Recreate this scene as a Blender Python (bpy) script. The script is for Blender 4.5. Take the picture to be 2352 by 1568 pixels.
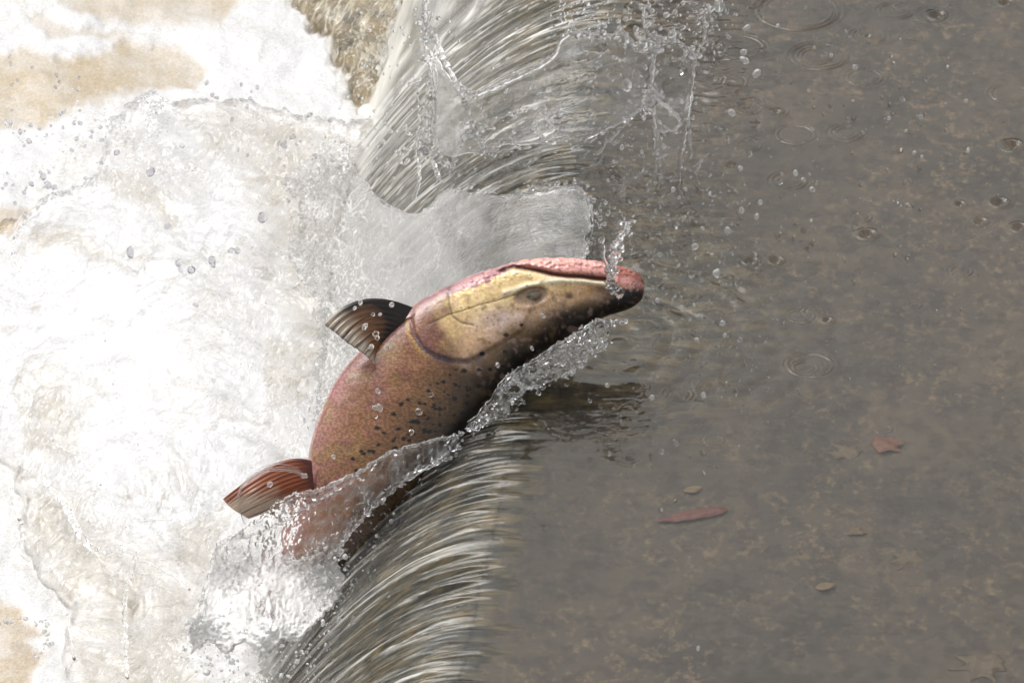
import bpy, math, random
import numpy as np
from mathutils import Vector

for o in list(bpy.data.objects):
    bpy.data.objects.remove(o)
SC = bpy.context.scene
COL = SC.collection
random.seed(7)
RNG = np.random.RandomState(7)

# ------------------------------------------------------------------ camera
PITCH = math.radians(30.0)
DIST = 12.0
S = 1.57 / 2352.0                       # metres per reference unit at the aim point
RIGHT = np.array([1.0, 0.0, 0.0])
FWD = np.array([0.0, math.cos(PITCH), -math.sin(PITCH)])
UP = np.array([0.0, math.sin(PITCH), math.cos(PITCH)])
CAM = -FWD * DIST
cd = bpy.data.cameras.new("camera")
cam = bpy.data.objects.new("camera", cd)
COL.objects.link(cam)
cam.location = CAM
cam.rotation_euler = (math.pi / 2 - PITCH, 0, 0)
cd.sensor_width = 36.0
cd.lens = 36.0 * DIST / 1.57
cd.clip_start = 0.1
cd.clip_end = 500
SC.camera = cam

# ------------------------------------------------------------------ light
SUN_EL, SUN_AZ = math.radians(56), math.radians(325)   # azimuth clockwise from +Y
w = bpy.data.worlds.new("World")
SC.world = w
w.use_nodes = True
nt = w.node_tree
nt.nodes.clear()
sky = nt.nodes.new("ShaderNodeTexSky")
sky.sky_type = 'NISHITA'
sky.sun_disc = False
sky.sun_elevation = SUN_EL
sky.sun_rotation = SUN_AZ
sky.air_density = 1.0
sky.dust_density = 6.0
sky.ozone_density = 1.0
hs = nt.nodes.new("ShaderNodeHueSaturation")
hs.inputs['Saturation'].default_value = 0.12           # overcast: the blue is nearly gone
bg = nt.nodes.new("ShaderNodeBackground")
bg.inputs['Strength'].default_value = 0.15
wo = nt.nodes.new("ShaderNodeOutputWorld")
nt.links.new(sky.outputs[0], hs.inputs['Color'])
nt.links.new(hs.outputs[0], bg.inputs['Color'])
nt.links.new(bg.outputs[0], wo.inputs['Surface'])
sl = bpy.data.lights.new("sun", 'SUN')
sl.energy = 0.6
sl.angle = math.radians(40)
sl.color = (1.0, 0.96, 0.9)
sun = bpy.data.objects.new("sun", sl)
COL.objects.link(sun)
sd_ = Vector((math.sin(SUN_AZ) * math.cos(SUN_EL), math.cos(SUN_AZ) * math.cos(SUN_EL), math.sin(SUN_EL)))
sun.rotation_euler = sd_.to_track_quat('Z', 'Y').to_euler()
sun.location = sd_ * 8
SC.view_settings.view_transform = 'Standard'
SC.view_settings.look = 'None'
SC.view_settings.exposure = 0.45
SC.view_settings.gamma = 1.0
SC.render.engine = 'CYCLES'
cy = SC.cycles
cy.max_bounces = 24
cy.transmission_bounces = 20
cy.glossy_bounces = 8
cy.diffuse_bounces = 4
cy.transparent_max_bounces = 16
cy.caustics_refractive = True
cy.caustics_reflective = True
cy.sample_clamp_indirect = 6.0
cy.blur_glossy = 0.5
cy.use_denoising = True
try:
    cy.denoiser = 'OPENIMAGEDENOISE'
except Exception:
    pass

# ------------------------------------------------------------------ view geometry helpers
def pt(px, py, depth):
    px = np.asarray(px, float); py = np.asarray(py, float); depth = np.asarray(depth, float)
    d = FWD * DIST + RIGHT * ((px - 1176) * S)[..., None] + UP * ((784 - py) * S)[..., None]
    return CAM + d * (depth / DIST)[..., None]

def at_z(px, py, z):
    px = np.asarray(px, float); py = np.asarray(py, float)
    d = FWD * DIST + RIGHT * ((px - 1176) * S)[..., None] + UP * ((784 - py) * S)[..., None]
    t = (z - CAM[2]) / d[..., 2]
    return CAM + d * t[..., None]

def depth_of(P):
    return (P - CAM) @ FWD

def proj(P):
    r = P - CAM
    k = DIST / (r @ FWD)
    return 1176 + (r @ RIGHT) * k / S, 784 - (r @ UP) * k / S

def at_bed(px, py, zb):
    """point on a level bed seen through the still water surface at z = 0"""
    P = at_z(px, py, 0.0)
    d = P - CAM
    d = d / np.linalg.norm(d, axis=-1, keepdims=True)
    eta = 1 / 1.33
    cosi = -d[..., 2]
    k = np.sqrt(1 - eta * eta * (1 - cosi ** 2))
    r = eta * d + (eta * cosi - k)[..., None] * np.array([0, 0, 1.0])
    return P + r * (zb / r[..., 2])[..., None]

def sstep(a, b, x):
    t = np.clip((x - a) / (b - a), 0, 1)
    return t * t * (3 - 2 * t)

def lin(r, g, b):
    c = np.array([r, g, b], float) / 255
    return np.where(c <= 0.04045, c / 12.92, ((c + 0.055) / 1.055) ** 2.4)

# ------------------------------------------------------------------ numpy gradient noise
_P = np.random.RandomState(3).permutation(256)
_P = np.concatenate([_P, _P, _P])
_G = np.random.RandomState(4).normal(size=(256, 3))
_G /= np.linalg.norm(_G, axis=1, keepdims=True)

def noise(x, y, z=0.0):
    x, y, z = np.broadcast_arrays(np.asarray(x, float), np.asarray(y, float), np.asarray(z, float))
    xi = np.floor(x).astype(int); yi = np.floor(y).astype(int); zi = np.floor(z).astype(int)
    xf = x - xi; yf = y - yi; zf = z - zi
    u = xf ** 3 * (xf * (xf * 6 - 15) + 10); v = yf ** 3 * (yf * (yf * 6 - 15) + 10); ww = zf ** 3 * (zf * (zf * 6 - 15) + 10)
    xi &= 255; yi &= 255; zi &= 255
    def g(i, j, k):
        h = _P[_P[_P[xi + i] + yi + j] + zi + k]
        q = _G[h]
        return q[..., 0] * (xf - i) + q[..., 1] * (yf - j) + q[..., 2] * (zf - k)
    x00 = g(0, 0, 0) * (1 - u) + g(1, 0, 0) * u
    x10 = g(0, 1, 0) * (1 - u) + g(1, 1, 0) * u
    x01 = g(0, 0, 1) * (1 - u) + g(1, 0, 1) * u
    x11 = g(0, 1, 1) * (1 - u) + g(1, 1, 1) * u
    return ((x00 * (1 - v) + x10 * v) * (1 - ww) + (x01 * (1 - v) + x11 * v) * ww) * 1.6

def fbm(x, y, z=0.0, o=4, gain=0.5):
    s = 0; a = 1.0; f = 1.0; t = 0
    for i in range(o):
        s = s + a * noise(x * f + 17.3 * i, y * f - 9.1 * i, np.asarray(z) * f + 3.7 * i)
        t += a; a *= gain; f *= 2.03
    return s / t

def ridge(n):
    return 1 - np.abs(np.clip(n * 1.6, -1, 1))

def seg_dist(px, py, poly, closed=False):
    poly = np.asarray(poly, float)
    a = poly; b = np.roll(poly, -1, 0)
    if not closed:
        a = a[:-1]; b = b[:-1]
    best = np.full(px.shape, 1e18)
    for p, q in zip(a, b):
        d = q - p
        L = d @ d + 1e-12
        t = np.clip(((px - p[0]) * d[0] + (py - p[1]) * d[1]) / L, 0, 1)
        best = np.minimum(best, (px - p[0] - t * d[0]) ** 2 + (py - p[1] - t * d[1]) ** 2)
    return np.sqrt(best)

def inside(px, py, poly):
    poly = np.asarray(poly, float)
    r = np.zeros(px.shape, bool)
    n = len(poly); j = n - 1
    for i in range(n):
        xi, yi = poly[i]; xj, yj = poly[j]
        if yi != yj:
            c = ((yi > py) != (yj > py)) & (px < (xj - xi) * (py - yi) / (yj - yi) + xi)
            r ^= c
        j = i
    return r

def sdf(px, py, poly):
    d = seg_dist(px, py, poly, True)
    return np.where(inside(px, py, poly), d, -d)

def crom(P, n):
    P = np.asarray(P, float)
    m = len(P)
    t = np.linspace(0, m - 1, n)
    i = np.clip(np.floor(t).astype(int), 0, m - 2)
    f = (t - i)[:, None]
    g = lambda k: P[np.clip(k, 0, m - 1)]
    p0, p1, p2, p3 = g(i - 1), g(i), g(i + 1), g(i + 2)
    return 0.5 * (2 * p1 + (p2 - p0) * f + (2 * p0 - 5 * p1 + 4 * p2 - p3) * f ** 2 + (3 * p1 - p0 - 3 * p2 + p3) * f ** 3)

# ------------------------------------------------------------------ mesh helpers
def build(name, V, F, mat, parent=None, origin=None, attrs=None, smooth=True):
    """link ONE mesh object; F is a list of (n,k) index arrays; V in world space"""
    V = np.asarray(V, float)
    if origin is None:
        origin = V.mean(0) if parent is None else np.zeros(3)
    origin = np.asarray(origin, float)
    base = origin if parent is None else np.array(parent.get('_w', (0, 0, 0))) + origin
    me = bpy.data.meshes.new(name)
    F = [np.asarray(f, int) for f in F if len(f)]
    nl = sum(f.size for f in F); nf = sum(len(f) for f in F)
    me.vertices.add(len(V)); me.loops.add(nl); me.polygons.add(nf)
    me.vertices.foreach_set("co", (V - base).astype(np.float32).ravel())
    me.loops.foreach_set("vertex_index", np.concatenate([f.ravel() for f in F]).astype(np.int32))
    tot = np.concatenate([np.full(len(f), f.shape[1]) for f in F]).astype(np.int32)
    st = np.concatenate([[0], np.cumsum(tot)[:-1]]).astype(np.int32)
    me.polygons.foreach_set("loop_start", st)
    me.polygons.foreach_set("use_smooth", np.full(nf, smooth))
    me.update(calc_edges=True)
    me.validate()
    for k, v in (attrs or {}).items():
        v = np.asarray(v, np.float32)
        if v.ndim == 1:
            a = me.attributes.new(k, 'FLOAT', 'POINT'); a.data.foreach_set("value", v)
        else:
            a = me.attributes.new(k, 'FLOAT_COLOR', 'POINT')
            c = np.ones((len(v), 4), np.float32); c[:, :3] = v
            a.data.foreach_set("color", c.ravel())
    me.materials.append(mat)
    o = bpy.data.objects.new(name, me)
    COL.objects.link(o)
    o.location = origin
    if parent is not None:
        o.parent = parent
    o['_w'] = tuple(float(q) for q in base)
    return o

def empty(name, loc):
    o = bpy.data.objects.new(name, None)
    COL.objects.link(o)
    o.location = loc
    o.empty_display_size = 0.05
    o['_w'] = tuple(float(q) for q in loc)
    return o

def tag(o, label=None, cat=None, group=None, kind=None):
    if label: o['label'] = label
    if cat: o['category'] = cat
    if group: o['group'] = group
    if kind: o['kind'] = kind
    return o

def grid_faces(nr, nc, flip=False):
    i = np.arange(nr - 1)[:, None] * nc + np.arange(nc - 1)[None, :]
    f = np.stack([i, i + 1, i + nc + 1, i + nc], -1).reshape(-1, 4)
    return f[:, ::-1] if flip else f

class Geo:
    def __init__(self): self.V = []; self.Q = []; self.T = []; self.foam = []; self.n = 0
    def add(self, V, Q=None, T=None, foam=0.0):
        V = np.asarray(V, float)
        vol = 0.0                                          # closed shells: make every face look outward
        C = V - V.mean(0)
        for F in (Q, T):
            if F is not None and len(F):
                F = np.asarray(F)
                for k in range(1, F.shape[1] - 1):
                    vol += np.einsum('ij,ij->i', C[F[:, 0]], np.cross(C[F[:, k]], C[F[:, k + 1]])).sum()
        if vol < 0:
            Q = None if Q is None else np.asarray(Q)[:, ::-1]
            T = None if T is None else np.asarray(T)[:, ::-1]
        self.V.append(V)
        if Q is not None and len(Q): self.Q.append(np.asarray(Q) + self.n)
        if T is not None and len(T): self.T.append(np.asarray(T) + self.n)
        self.foam.append(np.broadcast_to(np.asarray(foam, float), (len(V),)))
        self.n += len(V)
    def out(self, name, mat, parent=None, **k):
        F = []
        if self.Q: F.append(np.concatenate(self.Q))
        if self.T: F.append(np.concatenate(self.T))
        return build(name, np.concatenate(self.V), F, mat, parent, attrs={'foam': np.concatenate(self.foam)}, **k)

# ------------------------------------------------------------------ materials
def new_mat(name):
    m = bpy.data.materials.new(name)
    m.use_nodes = True
    t = m.node_tree
    t.nodes.clear()
    out = t.nodes.new("ShaderNodeOutputMaterial")
    return m, t, out

def N(t, typ, **kw):
    n = t.nodes.new(typ)
    for k, v in kw.items():
        if k in n.inputs: n.inputs[k].default_value = v
        else: setattr(n, k, v)
    return n

def bump_node(t, scale, strength, dist, detail=3, vec=None, stretch=None):
    tc = N(t, "ShaderNodeTexCoord")
    mp = N(t, "ShaderNodeMapping")
    if stretch: mp.inputs['Scale'].default_value = stretch
    t.links.new(tc.outputs['Object'], mp.inputs['Vector'])
    nz = N(t, "ShaderNodeTexNoise", Scale=scale, Detail=detail)
    t.links.new(mp.outputs[0], nz.inputs['Vector'])
    b = N(t, "ShaderNodeBump", Strength=strength, Distance=dist)
    t.links.new(nz.outputs['Fac'], b.inputs['Height'])
    return b

def water_mat(name, foam_col=(0.8, 0.79, 0.76), tint=(1, 1, 1), rough=0.0, bscale=90, bstr=0.15, bdist=0.002, stretch=None, trans=0.0):
    m, t, out = new_mat(name)
    g = N(t, "ShaderNodeBsdfGlass", IOR=1.33, Roughness=rough)
    g.inputs['Color'].default_value = (*tint, 1)
    b = bump_node(t, bscale, bstr, bdist, 4, stretch=stretch)
    t.links.new(b.outputs[0], g.inputs['Normal'])
    d = N(t, "ShaderNodeBsdfPrincipled", Roughness=0.35)
    d.inputs['Base Color'].default_value = (*foam_col, 1)
    t.links.new(b.outputs[0], d.inputs['Normal'])
    tr = N(t, "ShaderNodeBsdfTranslucent")
    tr.inputs['Color'].default_value = (*foam_col, 1)
    mt = N(t, "ShaderNodeMixShader"); mt.inputs[0].default_value = trans
    t.links.new(d.outputs[0], mt.inputs[1]); t.links.new(tr.outputs[0], mt.inputs[2])
    d = mt
    at = N(t, "ShaderNodeAttribute", attribute_name="foam")
    mx = N(t, "ShaderNodeMixShader")
    t.links.new(at.outputs['Fac'], mx.inputs[0])
    t.links.new(g.outputs[0], mx.inputs[1])
    t.links.new(d.outputs[0], mx.inputs[2])
    t.links.new(mx.outputs[0], out.inputs[0])
    return m

def col_mat(name, rough=0.4, bscale=200, bstr=0.2, bdist=0.002, coat=0.0, spec=0.5, grain=0.0, gscale=400, sss=0.0):
    m, t, out = new_mat(name)
    p = N(t, "ShaderNodeBsdfPrincipled", Roughness=rough)
    p.inputs['Specular IOR Level'].default_value = spec
    p.inputs['Coat Weight'].default_value = coat
    p.inputs['Coat Roughness'].default_value = 0.08
    p.inputs['Coat IOR'].default_value = 1.33
    at = N(t, "ShaderNodeAttribute", attribute_name="Col")
    src = at.outputs['Color']
    if grain:
        tc = N(t, "ShaderNodeTexCoord")
        nz = N(t, "ShaderNodeTexNoise", Scale=gscale, Detail=3)
        t.links.new(tc.outputs['Object'], nz.inputs['Vector'])
        mr = N(t, "ShaderNodeMapRange")
        mr.inputs['From Min'].default_value = 0.25; mr.inputs['From Max'].default_value = 0.75
        mr.inputs['To Min'].default_value = 1 - grain; mr.inputs['To Max'].default_value = 1 + grain
        t.links.new(nz.outputs['Fac'], mr.inputs['Value'])
        mu = N(t, "ShaderNodeVectorMath", operation='MULTIPLY')
        t.links.new(src, mu.inputs[0]); t.links.new(mr.outputs[0], mu.inputs[1])
        src = mu.outputs[0]
    t.links.new(src, p.inputs['Base Color'])
    if sss:
        p.inputs['Subsurface Weight'].default_value = sss
        p.inputs['Subsurface Scale'].default_value = 0.01
    b = bump_node(t, bscale, bstr, bdist, 4)
    t.links.new(b.outputs[0], p.inputs['Normal'])
    t.links.new(p.outputs[0], out.inputs[0])
    return m

M_POOL = water_mat("pool_water", tint=(0.97, 0.97, 0.95), bscale=60, bstr=0.06, bdist=0.002)
M_LOW = water_mat("lower_water", bscale=90, bstr=0.08, bdist=0.002)
M_FALL = water_mat("fall_water", foam_col=(0.79, 0.77, 0.71), tint=(0.97, 0.98, 0.97), bscale=120, bstr=0.25, bdist=0.002)
M_SPLASH = water_mat("splash_water", trans=0.25, foam_col=(0.88, 0.87, 0.85), bscale=140, bstr=0.35, bdist=0.003)
M_CLEAR = water_mat("clear_water", foam_col=(0.88, 0.87, 0.85), bscale=70, bstr=0.2, bdist=0.002)
M_DROP = water_mat("droplet_water", bscale=50, bstr=0.0)
M_FOAM = col_mat("river_foam", rough=0.4, bscale=210, bstr=0.3, bdist=0.002, grain=0.24, gscale=330)
M_FISH = col_mat("salmon_skin", rough=0.36, bscale=330, bstr=0.30, bdist=0.0018, coat=0.6, spec=0.45, grain=0.14, gscale=230)
M_FIN = col_mat("salmon_fin", rough=0.35, bscale=300, bstr=0.2, bdist=0.001, coat=0.2, grain=0.15)
M_EYE = col_mat("salmon_eye", rough=0.08, bscale=100, bstr=0.0, coat=0.6)
M_LEAF = col_mat("leaf", rough=0.6, bscale=200, bstr=0.3, grain=0.15, gscale=150)

def bed_mat():
    m, t, out = new_mat("river_bed")
    tc = N(t, "ShaderNodeTexCoord")
    def nz(scale, detail, stretch=(1, 1, 1), rough=0.55):
        mp = N(t, "ShaderNodeMapping"); mp.inputs['Scale'].default_value = stretch
        t.links.new(tc.outputs['Object'], mp.inputs['Vector'])
        n = N(t, "ShaderNodeTexNoise", Scale=scale, Detail=detail, Roughness=rough)
        t.links.new(mp.outputs[0], n.inputs['Vector'])
        return n.outputs['Fac']
    def ramp(src, stops):
        r = N(t, "ShaderNodeValToRGB")
        e = r.color_ramp.elements
        while len(e) < len(stops): e.new(0.5)
        for el, (p, c) in zip(e, stops):
            el.position = p; el.color = (*c, 1)
        t.links.new(src, r.inputs[0])
        return r.outputs[0]
    base = ramp(nz(7, 6, (1, .8, 1)), [(0.30, (0.048, 0.038, 0.027)), (0.5, (0.076, 0.060, 0.043)), (0.70, (0.112, 0.085, 0.058))])
    # gravel flecks
    fl = ramp(nz(62, 7, (1, .7, 1), 0.70), [(0.0, (0, 0, 0)), (0.51, (0, 0, 0)), (0.71, (1, 1, 1))])
    mx = N(t, "ShaderNodeMixRGB"); mx.inputs[2].default_value = (0.25, 0.170, 0.100, 1)
    k = N(t, "ShaderNodeMath", operation='MULTIPLY')
    t.links.new(ramp(nz(5, 3), [(0.36, (.08, .08, .08)), (0.62, (1, 1, 1))]), k.inputs[1])
    t.links.new(fl, k.inputs[0]); t.links.new(k.outputs[0], mx.inputs[0]); t.links.new(base, mx.inputs[1])
    dk = ramp(nz(34, 4, (1, .8, 1)), [(0.0, (0.35, 0.34, 0.33)), (0.40, (0.5, 0.49, 0.47)), (0.52, (1, 1, 1))])
    mu = N(t, "ShaderNodeMixRGB", blend_type='MULTIPLY'); mu.inputs[0].default_value = 0.6
    t.links.new(mx.outputs[0], mu.inputs[1]); t.links.new(dk, mu.inputs[2])
    p = N(t, "ShaderNodeBsdfPrincipled", Roughness=0.8)
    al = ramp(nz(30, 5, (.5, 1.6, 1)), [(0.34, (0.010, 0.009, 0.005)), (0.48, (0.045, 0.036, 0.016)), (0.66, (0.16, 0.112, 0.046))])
    at = N(t, "ShaderNodeAttribute", attribute_name="lip")  # the weir lip, and the lost sky reflection painted into the pool bed
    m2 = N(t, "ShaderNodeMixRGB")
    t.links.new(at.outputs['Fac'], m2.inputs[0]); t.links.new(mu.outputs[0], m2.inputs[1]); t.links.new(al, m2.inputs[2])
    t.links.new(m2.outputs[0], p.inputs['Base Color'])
    b = bump_node(t, 60, 0.6, 0.008, 5)
    t.links.new(b.outputs[0], p.inputs['Normal'])
    t.links.new(p.outputs[0], out.inputs[0])
    return m
M_BED = bed_mat()

# ------------------------------------------------------------------ the river: pool, falling water, weir, lower pool
ZL = -0.40                                             # lower pool level
BED = -0.07
A0 = at_z(1028, 1568, 0.0); B0 = at_z(1388, 0, 0.0)
LC = np.linalg.norm(B0 - A0)
c_ = (B0 - A0) / LC                                    # along the crest, away from the viewer
f_ = np.array([-c_[1], c_[0], 0.0])                    # downstream

rows = np.concatenate([-0.12 - np.geomspace(0.02, 6, 24)[::-1], np.arange(-0.12, LC + 0.15, 0.0026), LC + 0.15 + np.geomspace(0.02, 9, 26)])
SLOPE = 0.22
APP = 0.05
GRAV = 9.81

def speed(a):
    return 1.45 + 0.33 * sstep(0.8, 2.2, a)

def profile(a, q):
    """water surface height at q upstream of the lip (negative: downstream)"""
    up = np.where(q > APP, 0.0, -SLOPE * (APP - np.maximum(q, 0)) ** 2 / (2 * APP))
    x = np.maximum(-q, 0)
    return up - SLOPE * x - GRAV * x * x / (2 * speed(a) ** 2)

RINGS = [(1697, 110, 62), (1882, 129, 68), (1876, 129, 38), (1994, 83, 40), (1994, 83, 21), (2137, 35, 40), (1832, 25, 100), (2104, 79, 25),
         (1986, 178, 42), (1787, 255, 25), (1828, 309, 46), (1945, 305, 25), (1945, 305, 40), (1812, 415, 42), (1720, 334, 29), (1720, 249, 29),
         (1685, 187, 33), (2058, 25, 42), (2326, 334, 23), (2295, 465, 23), (2253, 508, 19), (2216, 535, 25), (1726, 600, 31), (1783, 598, 19),
         (2208, 622, 25), (2305, 166, 11), (2293, 224, 11), (2108, 286, 8), (2310, 286, 13), (1840, 725, 30), (1868, 716, 24), (1860, 838, 52),
         (1850, 845, 28), (1976, 498, 26), (2320, 215, 46), (2200, 630, 15), (1640, 1010, 22), (1560, 905, 30), (2030, 985, 18), (2100, 700, 16)]
CRATERS = [(1992, 538, 20), (2204, 469, 13), (2295, 466, 20), (2252, 509, 16), (2326, 335, 22), (2152, 35, 20), (2310, 6, 18), (1994, 83, 9),
           (1785, 257, 10), (1783, 598, 16), (1726, 600, 16), (2066, 566, 6), (2340, 522, 18), (1660, 180, 10), (1900, 735, 12)]

def pool_ripples(X, Y):
    h = np.zeros_like(X)
    for (px, py, r) in RINGS:
        C = at_z(px, py, 0.0)
        r0 = r * S
        lam = 0.0058 + 0.07 * r0
        R = np.hypot(X - C[0], Y - C[1])
        m = R < r0 + lam * 4
        d = R[m] - r0
        ang = np.arctan2(Y[m] - C[1], X[m] - C[0])
        am = 0.75 + 0.35 * np.sin(ang * 2 + px) 
        h[m] += 0.19 * lam * am * np.cos(2 * np.pi * d / lam) * np.exp(-(d / (lam * 0.9)) ** 2)
    for (px, py, r) in CRATERS:
        C = at_z(px, py, 0.0)
        r0 = r * S
        R = np.hypot(X - C[0], (Y - C[1]))
        h += -0.55 * r0 * np.exp(-(R / (r0 * 0.62)) ** 2) + 0.16 * r0 * np.exp(-((R - r0 * 1.1) / (r0 * 0.4)) ** 2)
    return h

rows_a = rows
qa = np.concatenate([np.arange(0.035, 1.02, 0.0022), 1.02 + np.geomspace(0.01, 9, 30)])
a_, q_ = np.meshgrid(rows_a, qa, indexing='ij')
PP = A0 + a_[..., None] * c_ - q_[..., None] * f_
X, Y = PP[..., 0], PP[..., 1]
PX, PY = proj(np.stack([X, Y, X * 0], -1))
H = profile(a_, q_)
H += 0.00035 * fbm(X * 26, Y * 20, 1.0, 3)
near = np.exp(-((PX - 1520) / 170) ** 2) * sstep(420, 80, PY) + 0.9 * np.exp(-((PX - 1480) / 160) ** 2 - ((PY - 40) / 110) ** 2)
near += 0.45 * np.exp(-((PX - 1640) / 130) ** 2 - ((PY - 200) / 140) ** 2)
wx = X + 0.02 * fbm(X * 12, Y * 12, 7.0, 2)
wy = Y + 0.03 * fbm(X * 9, Y * 9, 5.0, 2)
H += 0.0032 * near * noise(wx * 22, wy * 58, 2.0) + 0.0010 * near * noise(wx * 60, wy * 150, 2.5)
H += 0.0022 * np.exp(-((PX - 1420) / 170) ** 2 - ((PY - 960) / 70) ** 2) * fbm(X * 45, Y * 60, 9.0, 3)
# waves pushed ahead of the fish
C1 = at_z(1420, 790, 0.0)
R1 = np.hypot(X - C1[0], (Y - C1[1]) * 0.8) + 0.05 * fbm(X * 7, Y * 7, 3.0, 3)
bow = np.exp(-((PX - 1560) / 330) ** 2 - ((PY - 740) / 190) ** 2)
H += 0.0016 * bow * np.cos(R1 * 2 * np.pi / 0.052) + 0.0045 * bow * fbm(X * 18, Y * 14, 6.0, 4)
dist = np.exp(-((PX - 1450) / 150) ** 2 - ((PY - 480) / 170) ** 2)
H += 0.004 * dist * fbm(X * 24, Y * 20, 8.0, 4)
H += pool_ripples(X, Y) * sstep(0.03, 0.08, q_)
# flow grooves close to the lip, carried on into the fall
def grooves(a, q):
    x = -q
    on = 0.045 * noise(a * 26, 0.0, 3.3) + 0.02 * noise(a * 70, 0.0, 5.3)
    amp = sstep(0.062, -0.035, q + on)
    a2 = a + 0.010 * noise(a * 9, x * 3, 4.0) - 0.03 * np.maximum(x, 0) * noise(a * 3.1, 0.3, 2.0)
    n1 = ridge(noise(a2 * 21, x * 1.6, 1.0)) ** 2 - .4
    n2 = ridge(noise(a2 * 46 + 5, x * 2.6, 2.0)) ** 2 - .4
    n3 = noise(a2 * 130, x * 5.0, 3.0)
    n4 = noise(a2 * 260, x * 14.0, 3.0)
    far = sstep(1.0, 1.5, a)
    return amp * (0.0070 * n1 + 0.0046 * n2 + 0.0012 * n3 + 0.0004 * (0.4 + far) * n4)
H += grooves(a_, q_)
PW = np.stack([X, Y, H], -1)
nr, nc = a_.shape
o = build("upper_pool_water", PW.reshape(-1, 3), [grid_faces(nr, nc)], M_POOL, attrs={'foam': np.zeros(nr * nc)}, origin=(0, 0, 0))
tag(o, kind='structure')

# bed under the pool
ab = np.concatenate([np.linspace(-6, -0.3, 20), np.arange(-0.25, LC + 0.3, 0.004), np.linspace(LC + 0.4, LC + 9, 24)])
qb = np.concatenate([np.arange(0.0, 0.22, 0.004), np.linspace(0.225, 1.1, 90), np.linspace(1.2, 10, 24)])
A2, Q2 = np.meshgrid(ab, qb, indexing='ij')
PB = A0 + A2[..., None] * c_ - Q2[..., None] * f_
PB[..., 2] = BED + 0.022 * sstep(0.20, 0.0, Q2) + 0.006 * fbm(PB[..., 0] * 6, PB[..., 1] * 6, 0.5, 3) * sstep(0.0, 0.1, Q2)
lipw = 0.046 + 0.026 * noise(A2 * 15, Q2 * 6, 1.0) + 0.030 * noise(A2 * 46, Q2 * 12, 2.0) + 0.018 * noise(A2 * 120, Q2 * 24, 2.0)
lip = sstep(0.004, -0.004, Q2 - lipw)
lip = np.maximum(lip, 0.90 * np.exp(-((A2 - 1.18) / 0.40) ** 2) * sstep(0.50, 0.12, Q2 + 0.08 * fbm(A2 * 9, Q2 * 9, 4., 3)))  # dark patch ahead of the snout: lost sky reflection put into the bed colour
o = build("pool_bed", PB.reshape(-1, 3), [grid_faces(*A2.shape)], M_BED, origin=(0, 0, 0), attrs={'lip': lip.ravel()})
tag(o, kind='structure')

# falling sheet
TAU = np.concatenate([np.linspace(0, 1, 250)])
xe = np.sqrt(2 * (0.5)) * 0  # (end throw per row below)
def throw(a, drop):
    v = speed(a)
    return v * v / GRAV * (-SLOPE + np.sqrt(SLOPE ** 2 + 2 * GRAV * drop / v ** 2))
XE = throw(rows_a, 0.43)
a_, t_ = np.meshgrid(rows_a, TAU, indexing='ij')
q_ = 0.035 - t_ * (XE[:, None] + 0.035)
PP = A0 + a_[..., None] * c_ - q_[..., None] * f_
H = profile(a_, q_)
g = grooves(a_, q_)
dz = 1e-4
sl_ = (profile(a_, q_ + dz) - profile(a_, q_ - dz)) / (2 * dz)     # dz/dq
nrm = np.stack([f_[0] * sl_, f_[1] * sl_, np.ones_like(sl_)], -1)
nrm /= np.linalg.norm(nrm, axis=-1, keepdims=True)
PF = PP.copy(); PF[..., 2] = H
nb = sstep(0.035, -0.02, q_)[..., None]
PF += (nrm * nb + np.array([0, 0, 1.0]) * (1 - nb)) * g[..., None]
x = np.maximum(-q_, 0)
far = sstep(1.0, 1.6, a_)
a2 = a_ + 0.010 * noise(a_ * 9, x * 3, 4.0)
a2g = a_ + 0.010 * noise(a_ * 9, x * 3, 4.0) - 0.03 * x * noise(a_ * 3.1, 0.3, 2.0)
wig = 0.0022 * noise(a_ * 30, x * 26, 1.0) + 0.0008 * noise(a_ * 90, x * 70, 6.0)
a3 = a2g + wig
s0 = ridge(noise(a3 * 21, x * 1.6, 1.0)); s1 = ridge(noise(a3 * 46 + 5, x * 2.6, 2.0)); s2 = ridge(noise(a3 * 105, x * 4.0, 12.0)); s3 = ridge(noise(a3 * 200, x * 6.0, 13.0))
vis = np.clip(0.55 + 1.3 * fbm(a_ * 14, x * 5, 9.0, 3), 0.0, 1.0)
fo = sstep(0.90, 1.0, s0) * 0.9 * vis + sstep(0.90, 1.0, s1) * 0.75 * vis + sstep(0.86, 1.0, s2) * (0.28 + 0.45 * far) * np.clip(.4 + fbm(a_ * 22, x * 7, 3., 2) * 1.6, 0, 1) + sstep(.85, 1., s3) * .35 * far * vis
fo *= sstep(-0.01, 0.07, x)
fo += 0.15 * sstep(0.06, 0.34, x) + 0.06 * far * sstep(0.02, 0.2, x)
fo += 0.75 * sstep(0.31, 0.40, -H + 0.04 * fbm(a_ * 20, x * 8, 2., 3)) 
fo = np.clip(fo * (0.62 + 0.22 * far), 0, 0.85)
nr, nc = a_.shape
o = build("falling_water", PF.reshape(-1, 3), [grid_faces(nr, nc, True)], M_FALL, attrs={'foam': fo.ravel()}, origin=(0, 0, 0))
tag(o, kind='structure')

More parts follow.
